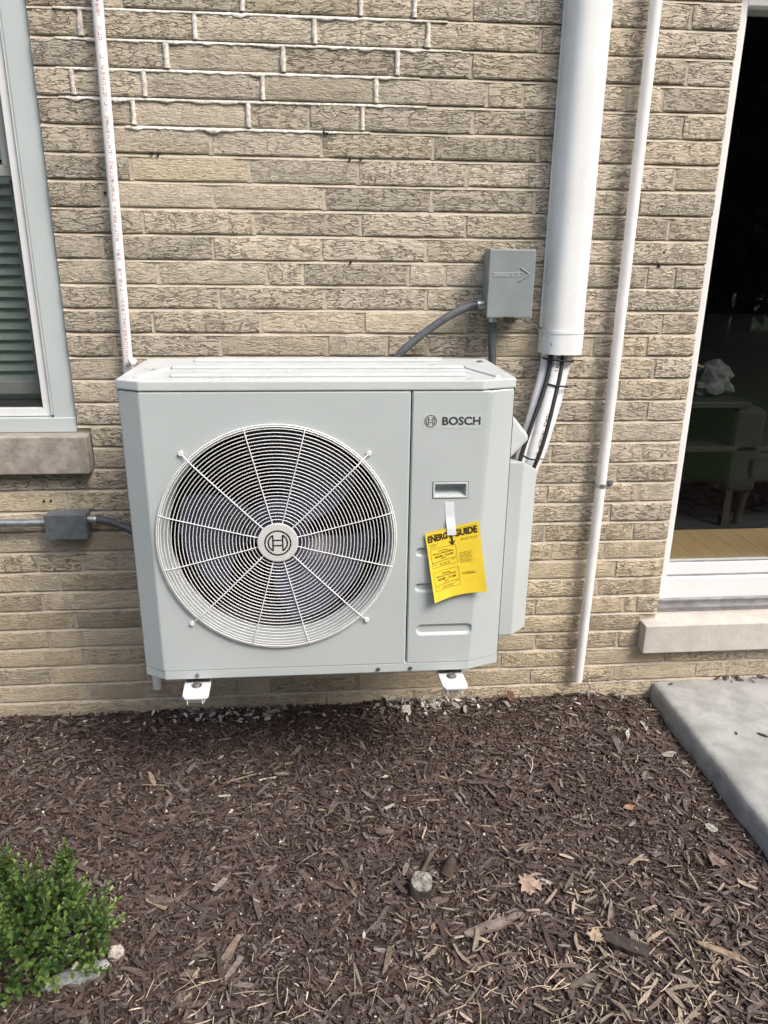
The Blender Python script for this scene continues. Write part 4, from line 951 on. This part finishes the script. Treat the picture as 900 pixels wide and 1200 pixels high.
# junction box on the left, metal conduit and flexible conduit
jb = empty('junction_box', (-.77, 0, .67), 'small dark grey junction box on the bricks left of the unit', 'junction box')
k_ = MB(); k_.box((-.829, -.060, .671), (-.710, -.0035, .7455), .002); k_.build('body', 'dark_metal', jb)
k_ = MB(); k_.box((-.831, -.0665, .668), (-.708, -.0605, .7480), .0025); k_.build('cover', 'dark_metal', jb)
for x, z in ((-.812, .705), (-.728, .706)): k_ = MB(); k_.disc_y((x, z), .0034, -.0685, -.066, 12); k_.build('screw', 'galv', jb)
k_ = MB(); k_.tube([(-.845, -.032, .713), (-.829, -.032, .713)], .0145, 16); k_.build('connector', 'galv', jb)
k_ = MB(); k_.tube([(-.709, -.036, .722), (-.694, -.036, .722)], .0125, 12); k_.tube([(-.702, -.036, .722), (-.694, -.036, .722)], .0158, 6); k_.tube([(-.694, -.036, .722), (-.684, -.036, .721)], .0135, 14); k_.build('connector', 'galv', jb)
k_ = MB(); k_.tube([(-2.6, -.032, .713), (-.838, -.032, .713)], .0125, 20); tag(k_.build('metal_conduit', 'galv'), 'shiny steel conduit running left from the junction box', 'conduit')
conduit([(-.690, -.036, .7215), (-.655, -.040, .718), (-.61, -.050, .704), (-.565, -.06, .682), (-.50, -.10, .640), (-.46, -.14, .60)], .0115, 'dark flexible conduit from the junction box to the unit')
# thin wire loop by the ground right
k_ = MB(); k_.tube(smooth_path([(.955, -.006, .035), (.940, -.006, .065), (.950, -.006, .082), (.985, -.007, .085), (1.03, -.007, .072), (1.07, -.006, .062), (1.10, -.004, .058)], 40), .0011, 6); tag(k_.build('wire_loop', 'dark_wood'), 'thin loose wire loop low on the bricks beside the slab', 'wire')

# ================================================================== MULCH, LITTER
def in_view(x, y):
    d = Vector((x, y, 0))-CAMLOC; dz = d.dot(fw)
    if dz < .1: return False
    u = 450+883.9*d.dot(cx)/dz; v = 600-883.9*d.dot(cy)/dz
    return -50 < u < 950 and v < 1250
def ground_points(n, rng, x0=-1.25, x1=1.172, y0=-1.42, y1=-.002):
    out = []
    while len(out) < n:
        x, y = rng.uniform(x0, x1), rng.uniform(y0, y1)
        if in_view(x, y) or rng.random() < .12: out.append((x, y))
    return np.array(out)
def chips(name, pts, Ls, Ws, Ts, tilt, lift, cols, mat, seed, parent=None, bend=.0, label=None, cat=None, seg=2):
    """tapered slivers of wood as one mesh: seg+1 cross sections of four points"""
    rg = np.random.default_rng(seed); n = len(pts); ns_ = seg+1
    gz_ = np.array([gheight(x, y) for x, y in pts]); yaw = rg.uniform(0, 2*np.pi, n); pit = rg.normal(0, tilt, n); rol = rg.normal(0, tilt*1.2, n)
    T = np.stack([np.cos(yaw)*np.cos(pit), np.sin(yaw)*np.cos(pit), np.sin(pit)], 1)
    S0 = np.stack([-np.sin(yaw), np.cos(yaw), np.zeros(n)], 1); U0 = np.cross(T, S0)
    S = S0*np.cos(rol)[:, None]+U0*np.sin(rol)[:, None]; U = np.cross(T, S)
    C = np.stack([pts[:, 0], pts[:, 1], gz_+lift+np.abs(np.sin(pit))*Ls*.3], 1)
    bd = rg.normal(0, bend, n)*Ls; bu = rg.normal(0, bend*.6, n)*Ls
    V = np.zeros((n, ns_, 4, 3))
    for k in range(ns_):
        s_ = k/(ns_-1)*2-1
        wk = Ws*(rg.uniform(.35, .95, n) if k in (0, ns_-1) else rg.uniform(.85, 1.1, n)); tk = Ts*(rg.uniform(.35, .9, n) if k in (0, ns_-1) else 1)
        cen = C+T*(s_*Ls/2)[:, None]+S*(bd*(1-s_*s_))[:, None]+U*(bu*(1-s_*s_))[:, None]
        sk = rg.normal(0, .12, n)*Ls*(abs(s_) > .9)
        for q_, (a, b) in enumerate(((-1, -1), (1, -1), (1, 1), (-1, 1))):
            V[:, k, q_] = cen+S*(a*wk/2)[:, None]+U*(b*tk/2)[:, None]+T*(a*sk*.5)[:, None]
    nv = ns_*4; f = []
    for k in range(ns_-1):
        for j in range(4): f.append((k*4+j, k*4+(j+1) % 4, (k+1)*4+(j+1) % 4, (k+1)*4+j))
    f += [(3, 2, 1, 0), tuple((ns_-1)*4+j for j in range(4))]
    F = (np.array(f)[None]+np.arange(n)[:, None, None]*nv).reshape(-1, 4)
    return np_mesh(name, V.reshape(-1, 3), F, np.repeat(cols, nv, 0), mat, parent)
def bark_cols(n, rng, lo=.0, hi=1.):
    base = np.array([(.060, .043, .038), (.080, .059, .052), (.074, .047, .039), (.108, .083, .073), (.140, .113, .101), (.090, .064, .050), (.18, .150, .134), (.23, .175, .125), (.38, .34, .29)])
    p = np.array([.24, .25, .15, .15, .09, .07, .03, .012, .007]); p /= p.sum(); i = rng.choice(len(base), n, p=p)
    return base[i]*rng.uniform(.75, 1.25, (n, 1))*np.array([[1.10, 1.13, 1.17]])
rg = np.random.default_rng(21)
n = 52000; pts = ground_points(n, rg); L = np.clip(rg.lognormal(math.log(.0098), .55, n), .003, .035)
m1 = chips('bark_mulch', pts, L, np.clip(L*rg.uniform(.16, .42, n), .0015, .008), rg.uniform(.0008, .0026, n), .17, rg.uniform(-.001, .007, n), bark_cols(n, rg), 'chips', 31, bend=.012)
tag(m1, 'fine dark brown bark mulch covering the bed', 'mulch', kind='stuff')
pts = ground_points(13500, rg); pts = np.array([p for p in pts if mnoise.noise(Vector((p[0]*5.5, p[1]*5.5, 7.)))+rg.normal(0, .3) > -.22]); n = len(pts); L = np.clip(rg.lognormal(math.log(.021), .5, n), .009, .075)
m2 = chips('bark_mulch', pts, L, np.clip(L*rg.uniform(.12, .36, n), .003, .014), rg.uniform(.001, .0034, n), .13, rg.uniform(.002, .010, n), bark_cols(n, rg), 'chips', 32, bend=.014)
tag(m2, 'coarse brown bark slivers scattered over the mulch bed', 'mulch', kind='stuff')
# beyond the frame the bed goes on, coarser
n = 5000; px = np.stack([rg.uniform(-2.5, 1.17, n), rg.uniform(-2.4, -.01, n)], 1); px = np.concatenate([px, np.stack([rg.uniform(1.2, 3.2, 2500), rg.uniform(-2.4, -.98, 2500)], 1)]); px = np.array([p for p in px if not in_view(*p)]); n = len(px); L = np.clip(rg.lognormal(math.log(.03), .4, n), .012, .08)
tag(chips('bark_mulch', px, L, L*.3, rg.uniform(.0015, .004, n), .22, rg.uniform(.003, .012, n), bark_cols(n, rg), 'chips', 33, bend=.015), 'bark mulch of the bed outside the picture', 'mulch', kind='stuff')
# pale grit and specks
n = 520; pts = ground_points(n, rg); L = rg.uniform(.002, .0065, n)
tag(chips('pale_specks', pts, L, L*rg.uniform(.5, 1, n), L*.5, .4, rg.uniform(.006, .013, n), np.array([(.50, .46, .40)])*rg.uniform(.5, 1.25, (n, 1)), 'chips', 34), 'pale specks and grit scattered through the mulch', 'grit', kind='stuff')
# whitish chips along the foot of the wall
n = 230; px = np.stack([np.concatenate([rg.normal(.36, .10, 110), rg.normal(-.30, .14, 70), rg.uniform(-1.0, 1.1, 50)]), -np.abs(rg.normal(.025, .035, n))-.006], 1); px = px[px[:, 0] < 1.16]; n = len(px); L = np.clip(rg.lognormal(math.log(.014), .5, n), .005, .045)
tag(chips('wall_foot_chips', px, L, L*rg.uniform(.3, .7, n), rg.uniform(.001, .003, n), .35, rg.uniform(.006, .016, n), np.array([(.46, .44, .41)])*rg.uniform(.35, 1.3, (n, 1)), 'chips', 35), 'whitish mortar chips and litter along the wall foot', 'litter', kind='stuff')
# straw: thin pale stalks, most at the near edge and on the right
def straw(name, px, seed, lab, lmean, col):
    rg2 = np.random.default_rng(seed); n = len(px); L = np.clip(rg2.lognormal(math.log(lmean), .5, n), .012, .12)
    cols = np.array(col)[None]*rg2.uniform(.55, 1.2, (n, 1))
    return tag(chips(name, px, L, rg2.uniform(.0010, .0024, n), rg2.uniform(.0008, .0018, n), .13, rg2.uniform(.009, .017, n), cols, 'straw', seed, bend=.06, seg=4), lab, 'straw', kind='stuff')
n = 190; a = np.stack([np.clip(rg.normal(.66, .26, n), -.1, 1.14), rg.normal(-1.13, .08, n)], 1)
b = np.stack([rg.uniform(-.45, .6, 90), rg.normal(-1.10, .07, 90)], 1); c = ground_points(320, rg)
straw('dry_straw', np.concatenate([a, b]), 41, 'pale dry straw stalks strewn along the near edge of the bed', .027, (.50, .42, .31))
straw('dry_straw', c, 42, 'scattered thin pale stalks over the rest of the mulch', .020, (.36, .29, .22))
n = 520; a = np.stack([np.clip(rg.normal(.72, .30, n), -.2, 1.15), rg.normal(-1.05, .16, n)], 1); L = np.clip(rg.lognormal(math.log(.026), .4, n), .01, .07)
tag(chips('tan_shreds', a, L, L*rg.uniform(.08, .22, n), rg.uniform(.0008, .002, n), .25, rg.uniform(.009, .017, n), np.array([(.30, .245, .19)])*rg.uniform(.45, 1.3, (n, 1)), 'straw', 43, bend=.05, seg=3), 'tan shredded wood fibres among the near mulch', 'shreds', kind='stuff')

# single pieces one can point at
def top_z(x, y): return gheight(x, y)
def slab_piece(name, x, y, L, W, T, yaw, col, lab, cat, tilt=.05, seed=1, grp=None):
    rr_ = random.Random(seed); mb = MB(); n = 9; vs = []
    for i in range(n+1):
        s_ = i/n*2-1; w_ = W*(1-.55*abs(s_)**3)*(1+rr_.uniform(-.10, .10)); t_ = T*(1-.5*abs(s_)**3); off = rr_.uniform(-.06, .06)*W+.10*L*0
        for a, b in ((-1, -1), (1, -1), (1, .7), (.2, 1.1), (-1, .8)): vs.append((s_*L/2, off+a*w_/2, b*t_/2+rr_.uniform(-.05, .05)*T))
    k = 5; fs = [(i*k+j, i*k+(j+1) % k, (i+1)*k+(j+1) % k, (i+1)*k+j) for i in range(n) for j in range(k)]+[tuple(range(k))[::-1], tuple(n*k+j for j in range(k))]
    mb.add(vs, fs); o = mb.build(name, 'bark'); o.location = (x, y, top_z(x, y)+.011+T*.4); o.rotation_euler = (0, tilt, yaw)
    tint_attr(o.data, np.array(col)[None]*np.random.default_rng(seed).uniform(.85, 1.15, (len(vs), 1))); return tag(o, lab, cat, grp)
slab_piece('bark_piece', .376, -.955, .125, .024, .009, .30, (.19, .155, .135), 'long grey-brown bark strip below the maple leaf', 'bark', seed=3)
slab_piece('bark_piece', .445, -.930, .05, .014, .006, .45, (.17, .14, .12), 'short bark strip at the right tip of the long one', 'bark', seed=4)
slab_piece('bark_piece', .690, -1.03, .115, .035, .010, -.42, (.055, .045, .041), 'wide dark bark slab near the straw at lower right', 'bark', seed=5)
slab_piece('bark_piece', .555, -1.10, .075, .016, .008, .40, (.13, .11, .10), 'grey bark stick on dark soil near the lower edge', 'bark', seed=6)
slab_piece('bark_piece', .90, -1.07, .13, .018, .007, -.55, (.26, .20, .145), 'tan split stick among the straw at lower right', 'bark', seed=7)
slab_piece('bark_piece', .16, -.64, .05, .018, .006, .1, (.15, .12, .105), 'small flat bark chip in the middle of the bed', 'bark', seed=8)
slab_piece('bark_piece', -.40, -.82, .06, .020, .007, -.1, (.13, .105, .095), 'flat bark chip right of the small bush', 'bark', seed=9)
slab_piece('bark_piece', -.13, -.35, .045, .011, .005, .03, (.20, .17, .15), 'pale bark chip in the shadow below the fan', 'bark', seed=10)
slab_piece('twig', -.25, -.37, .10, .004, .004, .42, (.24, .19, .14), 'thin pale twig lying below the left bracket', 'twig', seed=11)
# cut stub of a shrub
def stub():
    e_ = empty('shrub_stub', (.232, -.845, 0), 'cut grey shrub stub standing in the mulch', 'stump'); mb = MB(); n = 22; z0 = top_z(.23, -.84)-.02; prof = [(.034, 0), (.031, .02), (.0285, .035), (.0285, .048), (.027, .0505)]; vs = []
    for j, (r_, z) in enumerate(prof):
        for i in range(n):
            a = 2*math.pi*i/n; q_ = r_*(1+.22*mnoise.noise(Vector((math.cos(a)*1.5, math.sin(a)*1.5, j*.4)))); vs.append((.232+q_*math.cos(a), -.845+q_*math.sin(a), z0+z+.006*math.sin(a)*(j > 2)))
    fs = [(j*n+i, j*n+(i+1) % n, (j+1)*n+(i+1) % n, (j+1)*n+i) for j in range(len(prof)-1) for i in range(n)]
    mb.add(vs, fs, True); o = mb.build('trunk', 'bark', e_); tint_attr(o.data, np.tile((.050, .046, .038), (len(vs), 1)))
    ct = MB(); top = vs[-n:]; m_ = 5; tv = []
    for k in range(m_): tv += [(.232+(x-.232)*(1-k/m_), -.845+(y+.845)*(1-k/m_), z+.0006+.0045*mnoise.noise(Vector((x*90, y*90, k)))) for x, y, z in top]
    tv.append((.232, -.845, z0+.0515)); ct.add(tv, [(k*n+i, k*n+(i+1) % n, (k+1)*n+(i+1) % n, (k+1)*n+i) for k in range(m_-1) for i in range(n)]+[((m_-1)*n+i, (m_-1)*n+(i+1) % n, m_*n) for i in range(n)])
    o = ct.build('cut_face', 'bark', e_); tint_attr(o.data, np.array([(.23, .225, .20)])*np.random.default_rng(1).uniform(.4, 1.3, (len(tv), 1)))
    k_ = MB(); k_.box((.2305, -.833, z0+.046), (.2325, -.818, z0+.0565)); o = k_.build('crack', 'dark_cavity', e_)
    k_ = MB(); k_.tube([(.236, -.806, z0+.03), (.255, -.778, z0+.045), (.272, -.752, z0+.05), (.285, -.742, z0+.052)], [.006, .0055, .006, .003], 10); o = k_.build('side_shoot', 'bark', e_); tint_attr(o.data, np.tile((.12, .095, .08), (len(o.data.vertices), 1)))
    k_ = MB(); k_.tube([(.30, -.80, z0+.02), (.315, -.785, z0+.04), (.320, -.775, z0+.052)], [.016, .017, .010], 12); o = k_.build('side_knob', 'bark', e_); tint_attr(o.data, np.tile((.065, .048, .040), (len(o.data.vertices), 1)))
stub()
# leaves
def leaf(name, x, y, size, yaw, outline, col, lab, cup=.15, tiltx=.0, tilty=0., grp=None, seed=1, dz=.014):
    rr_ = random.Random(seed); mb = MB(); outline = [(u*rr_.uniform(.72, 1.08)+.06*rr_.uniform(-1, 1), v*rr_.uniform(.72, 1.08)+.06*rr_.uniform(-1, 1)) for u, v in outline]; n = len(outline); vs = [(0, 0, 0)]; rings = 3
    for k in range(1, rings+1):
        for (u, v) in outline: r2 = (u*u+v*v)*(k/rings)**2; vs.append((u*k/rings*size, v*k/rings*size, size*(cup*r2*rr_.uniform(.4, 1.5)+.05*mnoise.noise(Vector((u*k*2, v*k*2, seed))))))
    fs = [(0, 1+i, 1+(i+1) % n) for i in range(n)]+[(1+(k-1)*n+i, 1+k*n+i, 1+k*n+(i+1) % n, 1+(k-1)*n+(i+1) % n) for k in range(1, rings) for i in range(n)]
    mb.add(vs, fs, True); mb.tube([(-size*.95, 0, 0), (-size*.6, 0, .002), (0, 0, .001), (size*.6, 0, size*cup*.3)], [.0006, .0010, .0009, .0004], 5)
    o = mb.build(name, 'leaf_dry'); o.location = (x, y, top_z(x, y)+dz); o.rotation_euler = (tiltx, tilty, yaw)
    c = np.array(col)[None]*np.random.default_rng(seed).uniform(.88, 1.12, (len(mb.v), 1)); tint_attr(o.data, c); return tag(o, lab, 'leaf', grp)
MAPLE = [(-.62, .04), (-.55, .25), (-.72, .52), (-.38, .48), (-.25, .62), (-.22, .98), (.0, .72), (.18, .80), (.22, .52), (.42, .60), (.55, .40), (.98, .22), (.70, .02), (.98, -.20), (.55, -.36), (.45, -.60), (.2, -.50), (.18, -.80), (.0, -.70), (-.22, -.95), (-.26, -.60), (-.38, -.46), (-.70, -.50), (-.55, -.24), (-.62, -.04)]
OVAL = [(-.6, 0), (-.45, .20), (-.15, .36), (.2, .38), (.5, .24), (.72, 0), (.5, -.24), (.2, -.38), (-.15, -.36), (-.45, -.20)]
LONG = [(-.8, 0), (-.5, .12), (-.1, .20), (.3, .19), (.65, .10), (.9, 0), (.65, -.10), (.3, -.19), (-.1, -.20), (-.5, -.12)]
leaf('maple_leaf', .506, -.848, .040, 1.9, MAPLE, (.42, .32, .25), 'large pinkish tan maple leaf lying right of the stub', .10, seed=2, dz=.015)
leaf('maple_leaf', .617, -1.003, .026, 1.2, MAPLE, (.38, .30, .21), 'pale yellow leaf right of the bark strips', .3, .2, seed=3, dz=.018)
leaf('fallen_leaf', 1.065, -.676, .030, -.75, OVAL, (.36, .36, .32), 'pale grey-green leaf near the slab edge', .2, .3, .2, seed=4, dz=.02)
leaf('fallen_leaf', .865, -.585, .033, .25, OVAL, (.34, .21, .13), 'orange-brown leaf in the mulch left of the slab', .25, seed=5, dz=.016)
leaf('fallen_leaf', .995, -.255, .040, 1.15, LONG, (.42, .45, .42), 'slender silvery leaf standing tilted by the upper slab edge', .1, .5, seed=6, dz=.02)
leaf('fallen_leaf', 1.085, -.36, .042, .1, OVAL, (.30, .29, .26), 'round grey leaf against the slab edge', .15, .1, seed=7, dz=.016)
leaf('fallen_leaf', .245, -.955, .018, 1.2, OVAL, (.30, .21, .14), 'small crinkled tan leaf below the stub', .6, .2, seed=9, dz=.016)
leaf('fallen_leaf', 1.02, -.80, .034, 2.0, MAPLE, (.22, .165, .14), 'pinkish brown leaf low by the slab edge', .25, .1, seed=12, dz=.016)
leaf('fallen_leaf', .655, -.035, .034, .9, MAPLE, (.13, .07, .05), 'dark red-brown leaf against the wall below the pipe cover', .3, .9, seed=13, dz=.03)
leaf('fallen_leaf', .825, -.030, .026, 2.2, OVAL, (.15, .09, .06), 'small dark brown leaf against the wall under the thin pipe', .3, 1.0, seed=14, dz=.028)
leaf('fallen_leaf', .18, -.415, .018, .2, OVAL, (.55, .48, .36), 'cream leaf scrap in the middle of the bed near the shadow', .2, seed=17, dz=.014)
for i, (x, y, s_, lab) in enumerate(((1.24, -.03, .008, 'small dark bark crumb on the slab near the wall'), (1.32, -.33, .007, 'tiny dark crumb in the middle of the slab'), (1.40, -.345, .014, 'dark bark sliver at the right edge of the slab'))):
    o = slab_piece('bark_crumb', x, y, s_*2.4, s_*.7, .003, .3+i, (.05, .04, .035), lab, 'crumb', seed=60+i); o.location.z = .058
k_ = MB(); k_.tube(smooth_path([(.62, -.43, .022), (.635, -.40, .026), (.64, -.37, .026), (.632, -.345, .022), (.625, -.35, .02)], 20), .0016, 6); o = k_.build('curled_stalk', 'straw'); tint_attr(o.data, np.tile((.55, .52, .47), (len(o.data.vertices), 1))); tag(o, 'white curled stalk lying in the mulch below the thin pipe', 'stalk')
# dark litter along the joint of slab and wall
n = 90; px = np.stack([rg.uniform(1.42, 2.2, n), -np.abs(rg.normal(0, .012, n))-.004], 1); L = rg.uniform(.008, .03, n)
o = chips('slab_litter', px, L, L*.3, rg.uniform(.001, .003, n), .15, .060-np.array([gheight(x, y) for x, y in px]), bark_cols(n, rg), 'chips', 50); tag(o, 'line of dark litter where the slab meets the wall', 'litter', kind='stuff')
# rocks by the bush
def rock(x, y, r_, col, lab, seed, z=None):
    bm = bmesh.new(); bmesh.ops.create_icosphere(bm, subdivisions=4, radius=1)
    for v in bm.verts:
        p = v.co.copy(); d = 1+.35*mnoise.noise(p*1.3+Vector((seed, 0, 0)))+.16*mnoise.noise(p*3.5+Vector((0, seed, 0)))+.07*mnoise.noise(p*9)
        v.co = Vector((p.x*r_[0]*d, p.y*r_[1]*d, p.z*r_[2]*d))
    mb = MB(); mb.bm(bm); o = mb.build('rock', 'stone'); o.location = (x, y, top_z(x, y)+r_[2]*.35); o.rotation_euler = (0, 0, seed)
    tint_attr(o.data, np.array(col)[None]*np.random.default_rng(seed).uniform(.9, 1.1, (len(mb.v), 1))); return tag(o, lab, 'rock')
rock(-.474, -.962, (.020, .015, .019), (.42, .39, .35), 'lumpy whitish rock at the right side of the bush', 3)
rock(-.545, -1.012, (.060, .022, .014), (.25, .27, .27), 'flat grey stone under the right edge of the bush', 5).rotation_euler = (0, 0, .35)

# ================================================================== BOXWOOD BUSH
def leaf_cloud(P, D, N, Lf, Wf, cols, cup=.25):
    """small folded leaves: P base, D direction, N up; 6 points, 2 quads + tip"""
    n = len(P); S = np.cross(D, N); S /= np.linalg.norm(S, axis=1, keepdims=True)+1e-9; U = np.cross(S, D)
    def pt(l, w_, h): return P+D*(Lf*l)[:, None]+S*(Wf*w_)[:, None]+U*(Wf*h)[:, None]
    o = np.ones(n); V = np.stack([pt(0*o, 0*o, 0*o), pt(.45*o, .5*o, cup*o), pt(.85*o, .38*o, cup*.7*o), pt(1.05*o, 0*o, .0*o), pt(.85*o, -.38*o, cup*.7*o), pt(.45*o, -.5*o, cup*o)], 1)
    F = (np.array([(0, 1, 2, 3), (0, 3, 4, 5)])[None]+np.arange(n)[:, None, None]*6).reshape(-1, 4)
    return V.reshape(-1, 3), F, np.repeat(cols, 6, 0)
def bush():
    e_ = empty('boxwood_bush', (-.70, -.985, 0), 'small green boxwood bush in the near left corner', 'bush'); rg = np.random.default_rng(77); base = Vector((-.70, -.985, .01)); Ps, Ds, Ns, Ls, Cs = [], [], [], [], []; stems = MB()
    def sprig(p0, dr, length, nl, bright):
        dr = dr.normalized(); p1 = p0+dr*length+Vector((0, 0, length*.10)); stems.tube([p0, (p0+p1)/2, p1], [.0013, .001, .0006], 5, cap=False)
        side = dr.cross(Vector((0, 0, 1)));
        if side.length < .1: side = Vector((1, 0, 0))
        side.normalize(); rot = rg.uniform(0, 3.14)
        for i in range(nl):
            t_ = .12+.88*i/(nl-1); p = p0.lerp(p1, t_); a = rot+(i % 2)*1.57; sd = side*math.cos(a)+dr.cross(side)*math.sin(a)
            for sg in (-1, 1):
                d = (sd*sg*(1.15-.65*t_)+dr*(.42+.75*t_)+Vector(rg.normal(0, .16, 3))).normalized(); Ps.append(p); Ds.append(d); Ns.append((dr*.9+Vector((0, 0, .8))+Vector(rg.normal(0, .15, 3))).normalized()); Ls.append(rg.uniform(.0120, .0185)*(1.08-.35*t_))
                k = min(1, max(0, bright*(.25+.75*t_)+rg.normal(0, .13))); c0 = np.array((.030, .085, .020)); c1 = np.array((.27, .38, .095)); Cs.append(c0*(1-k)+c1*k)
    c = Vector((-.705, -.985, .085)); R3 = Vector((.245, .165, .165))
    for i in range(400):
        u = rg.uniform(0, 1)**.33; ph = rg.uniform(0, 2*np.pi); ct = rg.uniform(-.35, 1); st_ = math.sqrt(1-ct*ct); d = Vector((st_*math.cos(ph), st_*math.sin(ph), ct))
        lump = 1+.20*mnoise.noise(d*2.3+Vector((4, 1, 2)))
        p = c+Vector((d.x*R3.x, d.y*R3.y, d.z*R3.z))*u*lump*.84
        if p.z < .012: p.z = .012+abs(rg.normal(0, .02))
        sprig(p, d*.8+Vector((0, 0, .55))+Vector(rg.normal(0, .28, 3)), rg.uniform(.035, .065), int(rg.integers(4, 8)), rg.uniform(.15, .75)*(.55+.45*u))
    # taller sprigs
    for bx, by, h, nn in ((-.572, -.905, .265, 26), (-.708, -.915, .275, 30), (-.655, -.925, .205, 14), (-.50, -.985, .175, 12), (-.76, -.95, .26, 18)):
        for i in range(nn):
            t_ = rg.uniform(.25, 1); p = Vector((bx+rg.normal(0, .013*(1.25-t_)), by+rg.normal(0, .013*(1.25-t_)), h*t_-.03)); sprig(p, Vector((rg.normal(0, .45), rg.normal(0, .45), 1)), rg.uniform(.025, .045), 5, rg.uniform(.2, .6))
        stems.tube([(bx, by, .02), (bx, by, h*.9)], [.0028, .001], 6, cap=False)
    for i in range(9):
        a = i*.7; stems.tube([(-.70+.02*math.cos(a), -.985+.02*math.sin(a), 0), (-.70+.09*math.cos(a), -.985+.07*math.sin(a), .07), (-.70+.15*math.cos(a), -.985+.11*math.sin(a), .13)], [.006, .004, .002], 7, cap=False)
    V, F, C_ = leaf_cloud(np.array(Ps), np.array(Ds), np.array(Ns), np.array(Ls), np.array(Ls)*.62, np.array(Cs)); np_mesh('crown', V, F, C_, 'boxwood', e_, True)
    o = stems.build('stems', 'bark', e_); tint_attr(o.data, np.tile((.07, .075, .035), (len(stems.v), 1)))
bush()

# ================================================================== TREES ACROSS THE LAWN (mirrored in the glass)
def tree(x, y, h, rx, seed, lab):
    e_ = empty('leafy_tree', (x, y, -.03), lab, 'tree', 'trees mirrored in the glass'); rg = np.random.default_rng(seed); tr = MB()
    tr.tube([(x, y, -.1), (x+.1, y, h*.3), (x-.05, y+.1, h*.65)], [.22, .16, .08], 12)
    P = []; 
    for i in range(9):
        a = rg.uniform(0, 6.28); z = h*rg.uniform(.2, .6); q_ = (x+rx*.6*math.cos(a), y+rx*.6*math.sin(a), z+h*.2); tr.tube([(x, y, z), ((x+q_[0])/2, (y+q_[1])/2, (z+q_[2])/2+.2), q_], [.08, .05, .02], 8)
    n = 6500; cl = [(x+rx*.75*math.cos(a)*r_, y+rx*.6*math.sin(a)*r_, h*(.12+.80*zz)) for a, r_, zz in zip(rg.uniform(0, 6.28, 46), rg.uniform(0, 1, 46)**.5, rg.uniform(0, 1, 46))]
    ci = rg.integers(0, 46, n); d = rg.normal(0, 1, (n, 3)); d /= np.linalg.norm(d, axis=1, keepdims=True); P = np.array(cl)[ci]+d*(rg.uniform(0, 1, (n, 1))**.4)*np.array([[rx*.38, rx*.38, h*.11]])
    D = rg.normal(0, 1, (n, 3)); D /= np.linalg.norm(D, axis=1, keepdims=True); N = rg.normal(0, 1, (n, 3))+np.array([[0, 0, .8]]); L_ = rg.uniform(.16, .30, n)
    V, F, C_ = leaf_cloud(P, D, N, L_, L_*.62, np.array([(.045, .085, .022)])*rg.uniform(.5, 1.5, (n, 1))); np_mesh('crown', V, F, C_, 'tree_leaf', e_, True)
    o = tr.build('trunk', 'bark', e_); tint_attr(o.data, np.tile((.07, .055, .04), (len(tr.v), 1)))
for i, (x, y, h, rx) in enumerate(((-9.5, -11, 7.0, 2.4), (-5.2, -12, 7.5, 2.4), (-1.0, -13, 7.2, 2.4), (3.4, -12, 8.2, 2.5), (7.2, -11, 8.6, 2.6), (11.3, -10.5, 8.0, 2.5), (5.2, -14.5, 8.8, 2.6), (9.4, -14, 9.0, 2.7), (-7.4, -14.5, 7.5, 2.5))):
    tree(x, y, h, rx, 100+i, 'leafy tree across the lawn, mirrored darkly in the glass')
